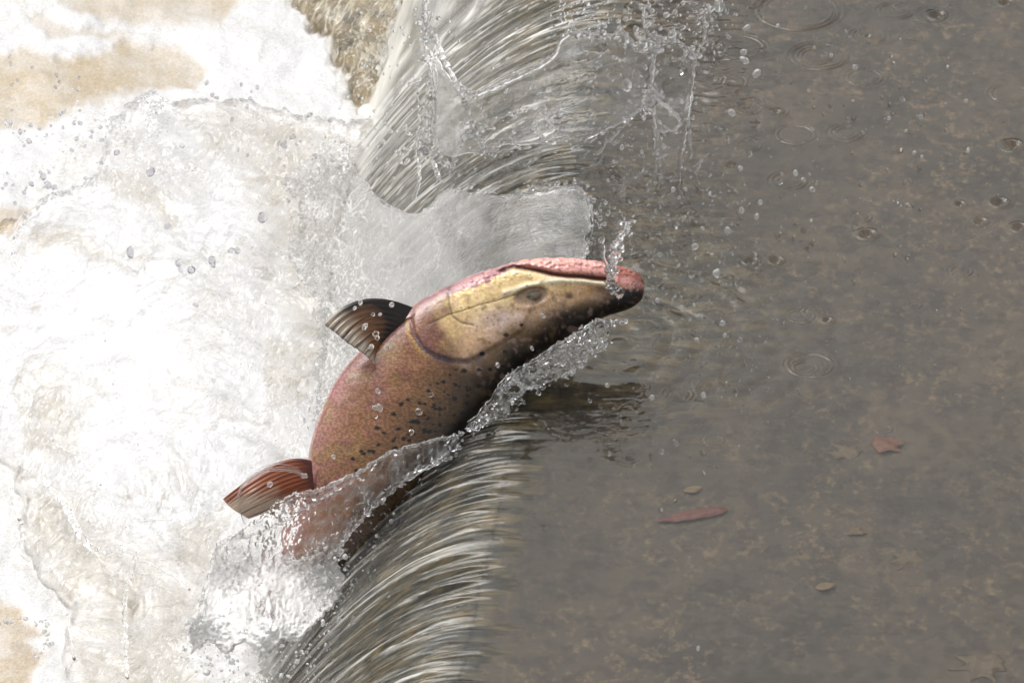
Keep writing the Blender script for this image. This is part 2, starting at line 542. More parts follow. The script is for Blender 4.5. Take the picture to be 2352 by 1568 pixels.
# the weir under the falling sheet
ra = np.concatenate([np.linspace(-6, -0.25, 20), np.linspace(-0.2, LC + 0.25, 240), np.linspace(LC + 0.35, LC + 9, 24)])
tq = np.linspace(0, 1, 60)
a_, t_ = np.meshgrid(ra, tq, indexing='ij')
XE2 = throw(ra, 0.62)
q_ = 0.006 - t_ * (XE2[:, None] + 0.006)
PP = A0 + a_[..., None] * c_ - q_[..., None] * f_
sl_ = (profile(a_, q_ + dz) - profile(a_, q_ - dz)) / (2 * dz)
nrm = np.stack([f_[0] * sl_, f_[1] * sl_, np.ones_like(sl_)], -1)
nrm /= np.linalg.norm(nrm, axis=-1, keepdims=True)
PP[..., 2] = profile(a_, q_)
PP -= nrm * (0.040 + 0.02 * sstep(0.0, -0.3, q_) + 0.010 * sstep(0.0, -.06, q_) * fbm(PP[..., 0] * 11, PP[..., 1] * 11, PP[..., 2] * 9, 4))[..., None]
front = PP.copy()
# close it into a solid: drop a back face down to the foundation
back = front.copy(); back[..., 2] = -1.0
nr, nc = a_.shape
Vw = np.concatenate([front.reshape(-1, 3), back.reshape(-1, 3)])
Fw = [grid_faces(nr, nc), grid_faces(nr, nc, True) + nr * nc]
r0 = np.arange(nr - 1) * nc
c0 = np.arange(nc - 1)
def stitch(idx):
    return np.stack([idx[:-1], idx[1:], idx[1:] + nr * nc, idx[:-1] + nr * nc], -1)
Fw += [stitch(np.arange(nr) * nc), stitch(np.arange(nr) * nc + nc - 1)[:, ::-1], stitch(np.arange(nc))[:, ::-1], stitch((nr - 1) * nc + np.arange(nc))]
o = build("weir_wall", Vw, Fw, M_BED, origin=(0, 0, 0), attrs={'lip': np.ones(len(Vw))})
tag(o, "low dark olive weir wall under the streaked falling water", "weir")

# unseen wooded bank, put in and raised to darken the ripple reflections
bx, by = np.meshgrid(np.linspace(-60, 60, 160), np.linspace(0, 1, 60), indexing='ij')
P = np.stack([bx, 22 + 14 * by + 1.5 * fbm(bx * .1, by * 2, 1., 3), -1 + 11.0 * by ** .7 + 1.6 * fbm(bx * .25, by * 5, 2., 4) * by], -1)
M_UNSEEN_BANK, t_, out_ = new_mat("unseen_bank_green")
p_ = N(t_, "ShaderNodeBsdfPrincipled", Roughness=0.9); p_.inputs['Base Color'].default_value = (0.035, 0.042, 0.022, 1)
b_ = bump_node(t_, 3, 0.8, 0.3, 5); t_.links.new(b_.outputs[0], p_.inputs['Normal']); t_.links.new(p_.outputs[0], out_.inputs[0])
tag(build("unseen_bank", P.reshape(-1, 3), [grid_faces(160, 60, True)], M_UNSEEN_BANK, origin=(0, 0, 0)), kind='structure')

# lower pool: churned foam
def blob(PX, PY, poly, soft, warp=0.0, sc=0.02):
    if warp:
        PX = PX + warp * fbm(PX * sc, PY * sc, 1.3, 3)
        PY = PY + warp * fbm(PX * sc + 40, PY * sc, 2.3, 3)
    return sstep(-soft, soft, sdf(PX, PY, poly))

TAN1 = [(-60, 130), (60, 110), (120, 128), (210, 118), (260, 92), (370, 96), (440, 120), (470, 160), (440, 190), (330, 210), (240, 235), (180, 262), (110, 292), (60, 282), (-60, 282)]
TAN2 = [(140, -60), (150, 15), (200, 40), (260, 55), (380, 52), (520, 45), (560, 10), (560, -60)]
TAN3 = [(60, 28), (100, 34), (160, 60), (250, 66), (340, 70), (250, 78), (160, 82), (110, 92), (95, 70)]
TAN4 = [(-60, 480), (10, 478), (60, 470), (100, 478), (60, 510), (30, 560), (-60, 600)]
TAN5 = [(-60, 1350), (10, 1370), (60, 1410), (80, 1440), (110, 1450), (60, 1470), (110, 1500), (80, 1540), (60, 1640), (-60, 1640)]
ROCK = [(655, -60), (670, 10), (700, 30), (730, 75), (745, 80), (762, 130), (800, 220), (815, 260), (900, 200), (950, -60)]
BEIGE = [([(260, 430), (330, 440), (370, 470), (420, 560), (390, 570), (340, 520), (270, 500)], 22), ([(70, 560), (160, 560), (230, 610), (300, 690), (220, 640), (130, 610), (90, 620)], 14),
         ([(60, 880), (110, 900), (160, 960), (190, 1060), (150, 1100), (90, 1090), (50, 1050), (40, 950)], 24),
         ([(20, 1080), (150, 1160), (230, 1260), (420, 1310), (480, 1240), (520, 1230), (470, 1400), (430, 1620), (170, 1620), (150, 1400), (60, 1260)], 60),
         ([(380, 1250), (470, 1230), (520, 1180), (560, 1210), (500, 1240), (480, 1330), (440, 1380), (400, 1340)], 18),
         ([(560, 380), (700, 330), (820, 300), (830, 600), (760, 900), (640, 760), (600, 560)], 70), ([(600, 850), (680, 830), (740, 840), (690, 980), (620, 1010)], 30),
         ([(430, 300), (520, 270), (720, 300), (780, 420), (600, 420), (480, 370)], 40), ([(820, 480), (1000, 500), (1100, 620), (980, 640), (880, 700), (760, 840), (740, 700)], 50)]
def lower_level(PX, PY):
    return 0
xs = np.concatenate([-0.95 - np.geomspace(0.02, 8, 22)[::-1], np.arange(-0.95, 0.12, 0.0022), [0.2, 0.35, 0.6]])
ys = np.concatenate([-0.75 - np.geomspace(0.02, 6, 20)[::-1], np.arange(-0.75, 2.05, 0.0034), 2.05 + np.geomspace(0.02, 9, 22)])
Y, X = np.meshgrid(ys, xs, indexing='ij')
Z = np.full_like(X, ZL)
PX, PY = proj(np.stack([X, Y, Z], -1))
PX = np.clip(PX, -3000, 6000); PY = np.clip(PY, -3000, 6000)
tw = 34 * fbm(PX * .012, PY * .012, 1.1, 3)
t1 = blob(PX + tw, PY + tw * .6, TAN1, 16, 20); t2 = blob(PX + tw, PY + tw * .5, TAN2, 14, 20); t3 = blob(PX, PY, TAN3, 7, 14)
t4 = blob(PX, PY, TAN4, 10, 16); t5 = blob(PX, PY, TAN5, 14, 20); rk = blob(PX, PY, ROCK, 20, 44)
tan_m = np.clip(t1 + 0.8 * t2 + 0.6 * t3 + t4 + t5, 0, 1)
be = np.zeros_like(X)
for poly, sft in BEIGE:
    be = np.maximum(be, blob(PX, PY, poly, sft, 24))
big = fbm(X * 4, Y * 3, 0.7, 4)
Z += 0.020 * big
Z += 0.045 * np.exp(-((PX - 430) / 330) ** 2 - ((PY - 850) / 420) ** 2)
Z += 0.007 * fbm(X * 12, Y * 9, 3.3, 3) * (1 - 0.6 * tan_m) + 0.0008 * fbm(X * 75, Y * 60, 5.1, 3)
Z -= 0.004 * tan_m
Z -= 0.01 * rk
CB = at_z(590, 1500, -0.2)
boil = np.exp(-(((X - CB[0]) / 0.115) ** 2 + ((Y - CB[1]) / 0.17) ** 2) ** 1.4)
Z += 0.07 * boil + 0.03 * boil * fbm(X * 22, Y * 16, 1.7, 3)          # water boiling up round the fish's tail
white = np.array([0.585, 0.585, 0.59]); beige = np.array([0.42, 0.385, 0.33]); tan = np.array([0.37, 0.285, 0.165]); olive = np.array([0.17, 0.13, 0.07])
# swirling strands of clearer water between the foam
wxx = X + 0.05 * fbm(X * 6, Y * 5, 1.0, 3); wyy = Y + 0.07 * fbm(X * 6 + 9, Y * 5, 2.0, 3)
r1 = ridge(noise(wxx * 34, wyy * 24, 3.0)); r2 = ridge(noise(wxx * 80, wyy * 55, 5.0)); r3 = ridge(noise(wxx * 150, wyy * 110, 6.0))
patch = sstep(-0.15, 0.35, fbm(X * 5 + 3, Y * 3.6, 8.0, 3))
lines = np.clip(sstep(0.90, 1, r1) * 0.5 + sstep(0.88, 1, r2) * 0.5 + sstep(0.86, 1, r3) * 0.35, 0, 1)
ml = lines * (0.30 + 0.75 * patch + 0.6 * be)
colr = white + (beige - white) * np.clip(be * (0.55 + 0.5 * fbm(X * 20, Y * 16, 2.2, 3)) + 0.12 * patch, 0, 1)[..., None]
colr = colr + (np.array([0.40, 0.37, 0.31]) - colr) * np.clip(ml * (1 - tan_m) , 0, .8)[..., None]
tn = np.clip(tan_m * (0.72 + 0.55 * fbm(X * 13, Y * 10, 6.2, 4) + 0.2 * noise(X * 160, Y * 120, 1)), 0, 1)
dkt = np.clip(sstep(-0.1, 0.5, fbm(X * 8, Y * 7, 3.2, 3)) * 0.6 + t4 * .6 + t5 * 0.6, 0, 1)
tancol = tan + (np.array([0.33, 0.235, 0.12]) - tan) * dkt[..., None]
colr = colr + (tancol - colr) * tn[..., None]
ang = math.radians(68); sx_ = X * math.sin(ang) - Y * .5 * math.cos(ang); sy_ = X * math.cos(ang) + Y * .5 * math.sin(ang)
stk = ridge(noise(sx_ * 60 + .3 * noise(X * 30, Y * 20, 1.), sy_ * 9, 7.)) ; stk2 = ridge(noise(sx_ * 140, sy_ * 22, 8.))
rkc = olive * (0.9 + 1.0 * fbm(X * 30, Y * 22, 7.2, 3))[..., None]
rkc = rkc + (np.array([.50, .46, .36]) - rkc) * np.clip(sstep(.82, 1, stk) * .7 + sstep(.85, 1, stk2) * .5, 0, .9)[..., None]
colr = colr + (rkc - colr) * np.clip(rk, 0, 1)[..., None]
WATER = [(-80, 600), (40, 520), (120, 470), (220, 440), (240, 320), (290, 285), (345, 232), (420, 262), (540, 252), (660, 275), (790, 300), (950, 330), (1100, 900), (900, 1720), (140, 1720), (150, 1400), (70, 1290), (40, 1250), (50, 1190), (20, 1080), (-80, 1020)]
Mw = np.maximum(np.maximum(blob(PX, PY, WATER, 9, 26, .018), blob(PX, PY, ROCK, 30, 44)), sstep(.05, .2, boil))
colr = colr * (1 + 0.47 * Mw)[..., None]
sw = sstep(.86, 1, ridge(noise(wxx * 18 + 3, wyy * 13, 13.))) * sstep(-.1, .3, fbm(X * 6, Y * 5, 15., 3)) * 0.6 + sstep(.15, .45, fbm(wxx * 16, wyy * 12, 17., 4)) * .35
colr = colr + (np.array([0.40, 0.345, 0.265]) - colr) * np.clip(sw * Mw * (1 - .7 * np.exp(-((PX - 330) / 260) ** 2 - ((PY - 880) / 190) ** 2)), 0, .8)[..., None]
colr = np.clip(colr, 0.01, 0.88)
o = build("lower_pool_foam", np.stack([X, Y, Z], -1).reshape(-1, 3), [grid_faces(*X.shape)], M_FOAM, attrs={'Col': colr.reshape(-1, 3)}, origin=(0, 0, 0))
tag(o, kind='structure')
XS_L, YS_L, Z_L = xs, ys, Z
calm = sstep(-0.25, 0.35, fbm(X * 4.2 + 5, Y * 3.2, 4.4, 3))
churn = 0.25 + 0.70 * calm
for (cx, cy, rx, ry, k) in [(690, 640, 120, 330, 0.8), (500, 1180, 120, 110, 0.9), (330, 560, 160, 140, 0.6), (110, 1040, 110, 110, 0.6), (560, 850, 90, 260, 0.5)]:
    churn += k * np.exp(-((PX - cx) / rx) ** 2 - ((PY - cy) / ry) ** 2)
churn += 0.8 * boil
churn *= 1 - 0.75 * np.exp(-((PX - 330) / 230) ** 2 - ((PY - 900) / 170) ** 2)
rot = math.radians(62)
ux = wxx * math.cos(rot) + wyy * 0.62 * math.sin(rot); uy = -wxx * math.sin(rot) + wyy * 0.62 * math.cos(rot)
Hw = 0.0065 * ridge(noise(wxx * 26, wyy * 17, 3.0)) ** 4 + 0.0040 * ridge(noise(ux * 22, uy * 62, 5.0)) ** 4 + 0.0030 * ridge(noise(wxx * 62, wyy * 44, 7.0)) ** 3 + 0.0007 * noise(wxx * 120, wyy * 85, 9.0) + 0.0003 * noise(X * 190, Y * 140, 2.0)
for (cx, cy, r, k) in [(890, 590, 60, 1), (615, 1130, 95, 1.2), (500, 1010, 40, .7), (700, 500, 50, .8), (640, 760, 40, .8), (330, 690, 60, .6), (560, 600, 50, .7), (780, 560, 40, .8), (150, 1080, 60, .8)]:
    C = at_z(cx, cy, ZL); R = np.hypot(X - C[0], Y - C[1]) + 0.006 * noise(X * 40, Y * 40, 1.)
    Hw += 0.0010 * k * np.cos(R * 2 * np.pi / 0.0125) * np.exp(-(R / (r * S)) ** 2)
Zw = Z - 0.025 + Mw * (0.048 + 0.014 * fbm(X * 7, Y * 5, 8.8, 3)) + Mw * churn * Hw
o = build("lower_pool_water", np.stack([X, Y, Zw], -1).reshape(-1, 3), [grid_faces(*X.shape)], M_LOW, attrs={'foam': np.zeros(X.size)}, origin=(0, 0, 0))
tag(o, kind='structure')

def foam_z(x, y):
    i = np.clip(np.searchsorted(YS_L, y), 0, len(YS_L) - 1); j = np.clip(np.searchsorted(XS_L, x), 0, len(XS_L) - 1)
    return Z_L[i, j]

# ------------------------------------------------------------------ the salmon
FD = float(depth_of(at_z(1232, 905, 0.0))) - 0.03           # depth of the fish's own plane
cd.dof.use_dof = True
cd.dof.focus_distance = FD - 0.03
cd.dof.aperture_fstop = 18.0

PAIRS = np.array([
    [1480, 652, 1480, 661], [1468, 630, 1474, 688], [1434, 614, 1444, 710], [1385, 602, 1392, 727], [1330, 593, 1345, 752], [1270, 591, 1296, 783],
    [1200, 598, 1250, 808], [1120, 619, 1205, 842], [1040, 651, 1165, 878], [962, 692, 1132, 915], [893, 748, 1104, 950], [825, 808, 1079, 985],
    [772, 872, 1055, 1015], [735, 950, 1030, 1050], [713, 1020, 1003, 1085], [703, 1090, 968, 1128], [688, 1160, 930, 1190], [662, 1230, 893, 1255],
    [628, 1300, 850, 1315], [594, 1370, 800, 1375], [564, 1440, 750, 1432], [541, 1500, 705, 1490], [524, 1560, 668, 1550]], float)
NS, NT = 760, 300
PI_ = crom(PAIRS, NS)
sv = np.linspace(0, len(PAIRS) - 1, NS)
Tt = PI_[:, :2]; Bb = PI_[:, 2:]
cen = (Tt + Bb) / 2; hv = (Tt - Bb) / 2
hh = np.linalg.norm(hv, axis=1)
ratio = np.interp(sv, [0, 1, 3, 6, 9, 13, 18, 22], [0.75, 0.62, 0.62, 0.62, 0.58, 0.58, 0.50, 0.36])
th = np.linspace(0, 2 * np.pi, NT, endpoint=False)
ct = np.cos(th)[None, :]; st_ = np.sin(th)[None, :]
ctp = np.sign(ct) * np.abs(ct) ** 0.92; stp = np.sign(st_) * np.abs(st_) ** 0.88
U_ = cen[:, :1] + hv[:, :1] * ctp; V_ = cen[:, 1:] + hv[:, 1:] * ctp
rag = 4.5 * fbm(sv * 2.6, 0.3, 2., 4, .7) * sstep(1.8, 3, sv) * sstep(9.6, 8.0, sv)        # uneven edge of the jaw and throat
hu = hv / (hh[:, None] + 1e-6)
U_ = U_ + (hu[:, :1] * rag[:, None]) * sstep(.25, .95, ct); V_ = V_ + (hu[:, 1:] * rag[:, None]) * sstep(.25, .95, ct)
wn = hh[:, None] * ratio[:, None] * stp * S
tt = (1 - ctp) / 2 * np.ones_like(U_)                       # 0 belly / jaw side .. 1 back
ss = sv[:, None] * np.ones_like(U_)

OPER = [(948, 702), (944, 730), (950, 765), (970, 797), (1000, 817), (1035, 828), (1068, 831), (1092, 826), (1108, 814)]
PREO = [(1045, 640), (1031, 665), (1032, 700), (1040, 726), (1060, 741), (1088, 746)]
CRACK = [(1184, 676), (1140, 690), (1100, 700), (1060, 714), (1030, 722), (985, 744)]
GAPL = [(1400, 641), (1370, 639), (1339, 635), (1300, 633), (1269, 629), (1240, 622), (1213, 617), (1179, 612), (1150, 622)]
LIPW = [(1395, 652), (1340, 645), (1290, 643), (1250, 648), (1210, 655), (1160, 672)]
EYE = (1221, 680)
SPOTS = [(1503, 552), (1418, 607), (1413, 701), (1285, 712), (1183, 806), (1268, 800), (1072, 868), (1137, 884), (990, 918), (1350, 862), (1267, 890),
         (1133, 960), (940, 985), (968, 990), (876, 968), (837, 990), (1025, 1017), (1050, 1018), (796, 1046), (985, 1072), (905, 1085), (925, 1088), (1130, 1108),
         (822, 1128), (705, 1122), (740, 1150), (965, 1142), (990, 1142), (850, 1180), (880, 1192), (792, 1195), (710, 1217), (617, 1250), (632, 1265),
         (660, 1250), (683, 1252), (800, 1235), (568, 1292), (590, 1358), (1200, 985), (1180, 1040), (1050, 1105), (1065, 1190), (1330, 800), (1400, 780)]
SPOTS = [(574.2 + .415 * a, 516.8 + .415 * b) for a, b in SPOTS]

d_op = seg_dist(U_, V_, OPER); d_pr = seg_dist(U_, V_, PREO); d_cr = seg_dist(U_, V_, CRACK); d_gap = seg_dist(U_, V_, GAPL); d_lip = seg_dist(U_, V_, LIPW)
OPPOLY = OPER + [(1200, 760), (1250, 640), (1150, 600), (980, 670)]
sd_op = sdf(U_, V_, OPPOLY)
rel = 0.0040 * sstep(-3, 9, sd_op) * np.exp(-np.maximum(sd_op, 0) / 60) - 0.0040 * np.exp(-(d_op / 5.0) ** 2) * sstep(690, 780, V_)
rel += -0.0012 * np.exp(-(d_pr / 3.5) ** 2) - 0.0007 * np.exp(-(d_cr / 2.5) ** 2) - 0.012 * np.exp(-(d_gap / 6) ** 2) - 0.008 * np.exp(-((U_ - 1408) / 6) ** 2) * sstep(.5, .2, tt) + 0.0030 * np.exp(-(d_lip / 7) ** 2)
ea = math.radians(-14)
ex = (U_ - EYE[0]) * math.cos(ea) + (V_ - EYE[1]) * math.sin(ea); ey = -(U_ - EYE[0]) * math.sin(ea) + (V_ - EYE[1]) * math.cos(ea)
er = np.hypot(ex / 36, ey / 19)
rel += -0.006 * np.exp(-er ** 3) + 0.002 * np.exp(-((er - 1.25) / .25) ** 2)
dn = np.hypot((U_ - 1308) / 11, (V_ - 681) / 7)
rel += -0.003 * np.exp(-dn ** 2)
rel += 0.0012 * fbm(U_ * .03, V_ * .03, 1.0, 3) + 0.0022 * fbm(U_ * .013, V_ * .013, 4.0, 2)
rel *= np.abs(stp) ** 0.5
fold = 0.0030 * noise(U_ * .09, V_ * .14, 2.0) * sstep(9.5, 6, ss) * sstep(0.22, 0.05, tt)
wn2 = wn + (rel + fold) * np.sign(stp) * np.minimum(1, np.abs(stp) * 2)

# colours (skin colours and painted scale highlights, both flanks alike)
n1 = fbm(U_ * .02, V_ * .02, 1.0, 4); n2 = fbm(U_ * .06, V_ * .06, 3.0, 3); n3 = noise(U_ * .30, V_ * .30, 2.0); n4 = noise(U_ * .16, V_ * .16, 6.0)
K = 0.84
belly = lin(164, 110, 104); mid = lin(152, 106, 76); midb = lin(124, 90, 60); low = lin(84, 62, 38); back = lin(24, 17, 11)
def mixc(c, tgt, f):
    f = np.clip(f, 0, 1)[..., None]
    return c + (np.asarray(tgt) - c) * f
tj = tt + 0.10 * n1 + 0.05 * n2
c = np.ones(U_.shape + (3,)) * belly
c = mixc(c, mid, sstep(0.00, 0.18, tj))
c = mixc(c, lin(140, 92, 84), 0.75 * sstep(0.0, 0.3, n1 + 0.05) * sstep(0.62, 0.3, tj))
c = mixc(c, lin(148, 118, 66), 0.5 * sstep(0.08, 0.35, fbm(U_ * .014 + 7, V_ * .014, 9., 3)) * sstep(0.7, 0.4, tj))
c = mixc(c, midb, sstep(0.35, 0.6, tj)); c = mixc(c, low, sstep(0.58, 0.80, tj)); c = mixc(c, back, sstep(0.80, 0.97, tj))
c = mixc(c, lin(48, 36, 26), 0.85 * sstep(14.5, 18, ss) * sstep(0.35, 0.7, tj))
# head
hd = sstep(-14, 10, sd_op) * sstep(-10, 12, sd_op)
head = np.ones_like(c) * lin(240, 206, 146)
head = mixc(head, lin(226, 184, 142), sstep(0.34, 0.52, tj))
head = mixc(head, lin(226, 200, 186), 0.8 * np.exp(-((U_ - 1150) / 60) ** 2 - ((V_ - 735) / 32) ** 2) + 0.5 * sstep(0.1, 0.4, n2) * sstep(0.3, 0.5, tj))
hd2 = np.clip(sstep(9.3, 8.2, ss + 0.6 * n1 - 1.2 * (tt - .4)), 0, 1)
head = mixc(head, lin(160, 126, 90), sstep(0.56, 0.70, tj)); head = mixc(head, lin(86, 64, 40), sstep(0.66, 0.82, tj)); head = mixc(head, lin(26, 19, 13), sstep(0.80, 0.93, tj + 0.02 * (8 - ss)))
head = mixc(head, lin(214, 156, 86), 0.7 * sstep(5.5, 3.0, ss) * sstep(0.62, 0.40, tj))
sn = sstep(1325, 1425, U_ + 30 * n1) * sstep(0.34, 0.54, tj)
head = mixc(head, lin(22, 15, 12), sn)
head = mixc(head, lin(30, 22, 14), 0.8 * np.exp(-((U_ - 1300) / 45) ** 2 - ((V_ - 730) / 20) ** 2) * sstep(-.2, .2, n2 + .15))
c = mixc(c, head, hd2)
mo = fbm(U_ * .035, V_ * .035, 11., 4)
head = mixc(head, lin(214, 176, 160), 0.55 * sstep(0.08, 0.4, mo)); head = mixc(head, lin(150, 122, 86), 0.6 * sstep(-0.08, -0.4, mo)); head = head * (1 + 0.34 * n2 + 0.22 * mo + 0.12 * n4)[..., None]
head = mixc(head, lin(26, 19, 12), 0.9 * np.exp(-((U_ - 1315) / 42) ** 2 - ((V_ - 728) / 17) ** 2) * sstep(-.25, .1, n2))
c = mixc(c, head, hd2)
# throat and lower jaw, pink
jaw_s = V_ - np.interp(U_, [940, 1000, 1060, 1120, 1179, 1213, 1270, 1339, 1400, 1440, 1480], [716, 688, 668, 650, 612, 617, 629, 635, 641, 660, 668])
pk = sstep(3, -3, jaw_s + 9 * n2 + 5 * n3) * sstep(935, 985, U_)
pink = np.ones_like(c) * lin(244, 176, 164)
pink = mixc(pink, lin(170, 120, 122), sstep(1240, 1120, U_)); pink = mixc(pink, lin(226, 172, 160), 0.6 * sstep(0.05, 0.4, n2)); pink = mixc(pink, lin(150, 92, 96), 0.7 * sstep(.1, .4, n4))
c = mixc(c, pink, pk)
c = mixc(c, lin(168, 100, 84), sstep(1402, 1416, U_ + 8 * n2) * sstep(0.40, 0.16, tj + .25 * n2))
c = mixc(c, lin(120, 66, 60), 0.8 * np.exp(-((U_ - 1408) / 5) ** 2) * sstep(.4, .2, tt)); c = mixc(c, lin(90, 50, 44), 0.6 * sstep(1440, 1474, U_) * sstep(-.2, .3, n2 + .1))
c = mixc(c, lin(246, 228, 196), 0.9 * np.exp(-(d_lip / 6.5) ** 2) + 0.6 * np.exp(-((d_gap - 9) / 4) ** 2) * sstep(0, 6, jaw_s))
c = mixc(c, lin(70, 22, 30), 0.97 * np.exp(-(d_gap / 5.5) ** 2))
# lines and marks of the head
opw = 3.0 + 5.5 * sstep(740, 815, V_)
c = mixc(c, lin(122, 108, 118), 0.92 * np.exp(-(d_op / opw) ** 2) * (0.28 + 0.72 * sstep(715, 800, V_)) * np.clip(.8 + 1.2 * n2, .3, 1)); c = mixc(c, lin(200, 160, 90), 0.7 * np.exp(-((d_op - 11) / 5) ** 2) * sstep(2, -4, sd_op) * sstep(1010, 960, U_))
c = mixc(c, lin(92, 66, 60), 0.75 * np.exp(-(d_pr / 2.2) ** 2)); c = mixc(c, lin(70, 52, 34), 0.85 * np.exp(-(d_cr / 1.5) ** 2))
c = mixc(c, lin(150, 124, 104), 0.8 * sstep(1.35, 0.9, er)); c = mixc(c, lin(74, 58, 44), 0.45 * np.exp(-((er - 1.0) / 0.13) ** 2) * sstep(0, -10, ey))
c = mixc(c, lin(46, 36, 26), 0.85 * np.exp(-dn ** 2)); 
for (a, b) in SPOTS:
    k = RNG.uniform(0.8, 1.25)
    r = np.hypot((U_ - a) / (6.0 * k), (V_ - b) / (4.6 * k))
    c = mixc(c, lin(14, 12, 10), 0.97 * sstep(1.15, 0.75, r + 0.3 * n3))
SP2 = np.random.RandomState(21)
for i in range(46):                                         # smaller spots along the back
    k = SP2.randint(int(NS * .43), int(NS * .75)); q_s = SP2.uniform(.55, .86)
    a, b = Tt[k] + (Bb[k] - Tt[k]) * q_s
    r = np.hypot((U_ - a) / SP2.uniform(2.6, 5.2), (V_ - b) / SP2.uniform(2.2, 3.8))
    c = mixc(c, lin(13, 11, 9), 0.95 * sstep(1.15, 0.7, r + 0.35 * n3))
for i in range(130):                                         # faint freckles on the gill cover and cheeks
    a, b = RNG.uniform(980, 1380), RNG.uniform(625, 810)
    r = np.hypot(U_ - a, V_ - b) / RNG.uniform(1.4, 2.6)
    c = mixc(c, lin(66, 50, 40), RNG.uniform(.3, .75) * sstep(1.2, 0.5, r + .4 * n3))
# scales, their sparkling highlights painted into the skin colour
sc_u = ss * 17; sc_t = th[None, :] / (2 * np.pi) * 96
rowi = np.floor(sc_u)
du = sc_u - rowi - .5; dt_ = (sc_t + 0.5 * (rowi % 2)) % 1.0 - .5
scale_f = np.clip(1 - np.hypot(du, dt_) * 1.5, 0, 1) * sstep(8.6, 10.2, ss - 1.2 * (tt - .4)) * sstep(1, .8, tt)
c *= (0.72 + 0.72 * scale_f * 1.2 * (0.30 + 1.2 * (n4 + .4 * n3 > 0)))[..., None] * (1 + 0.10 * n3 + 0.10 * n4)[..., None]
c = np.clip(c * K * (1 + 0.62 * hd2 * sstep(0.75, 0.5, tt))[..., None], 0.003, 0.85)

depth = FD - wn2 + 0.0 * U_ + np.interp(sv, [0, 3, 6, 9, 12, 15, 17.5, 19, 20, 21, 22], [0.12, 0.105, 0.075, 0.036, 0.004, -0.030, -0.045, 0.02, 0.12, 0.22, 0.30])[:, None]
PFs = pt(U_, V_, depth)
root = empty("salmon", pt(np.array(870.), np.array(1010.), np.array(FD)))
tag(root, "brown spotted salmon with pink jaw leaping up over the weir out of white water", "fish")
idx = np.arange(NS * NT).reshape(NS, NT)
nx = np.roll(idx, -1, 1)
Fq = np.stack([idx[:-1], idx[1:], nx[1:], nx[:-1]], -1).reshape(-1, 4)
Vb = PFs.reshape(-1, 3); 
tips = np.stack([PFs[0].mean(0), PFs[-1].mean(0)])
n0 = len(Vb)
Vb = np.concatenate([Vb, tips])
Tn = np.stack([nx[0], idx[0], np.full(NT, n0)], -1); Tl = np.stack([idx[-1], nx[-1], np.full(NT, n0 + 1)], -1)
cb = np.concatenate([c.reshape(-1, 3), c[0].mean(0)[None], c[-1].mean(0)[None]])
build("body", Vb, [Fq[:, ::-1], Tn[:, ::-1], Tl[:, ::-1]], M_FISH, root, attrs={'Col': cb})

# eyes (one on each flank)
def fish_half(u, v):
    k = np.argmin((U_ - u) ** 2 + (V_ - v) ** 2 + np.where(wn2 < 0, 1e6, 0))
    return wn2.ravel()[k], depth.ravel()[k]
for side in (1, -1):
    e_w, e_d = fish_half(*EYE)
    nu, nv = 40, 24
    uu, vv = np.meshgrid(np.linspace(0, 2 * np.pi, nu, endpoint=False), np.linspace(0, np.pi, nv))
    lx = np.sin(vv) * np.cos(uu); ly = np.sin(vv) * np.sin(uu); lz = np.cos(vv)
    rx, ry = 24, 12.5
    px = EYE[0] + lx * rx * math.cos(ea) - ly * ry * math.sin(ea); py = EYE[1] + lx * rx * math.sin(ea) + ly * ry * math.cos(ea)
    dctr = e_d + 0.0035 if side == 1 else e_d + 2 * e_w - 0.0035
    P = pt(px, py, dctr - lz * 0.0065 * side)
    rr = np.hypot(lx, ly)
    ce = np.ones(lx.shape + (3,)) * lin(136, 132, 108)
    ce = mixc(ce, lin(96, 98, 78), 0.8 * sstep(-.3, .4, noise(lx * 3, ly * 3, 1.))); ce = mixc(ce, lin(44, 42, 32), 0.85 * sstep(0.30, 0.12, np.hypot(lx + .25, ly)))
    ce = mixc(ce, lin(128, 104, 92), sstep(.55, .9, rr + .3 * lx))
    ii = np.arange(nv * nu).reshape(nv, nu); jj = np.roll(ii, -1, 1)
    Fe = np.stack([ii[:-1], ii[1:], jj[1:], jj[:-1]], -1).reshape(-1, 4)
    build("eye", P.reshape(-1, 3), [Fe], M_EYE, root, attrs={'Col': ce.reshape(-1, 3)})

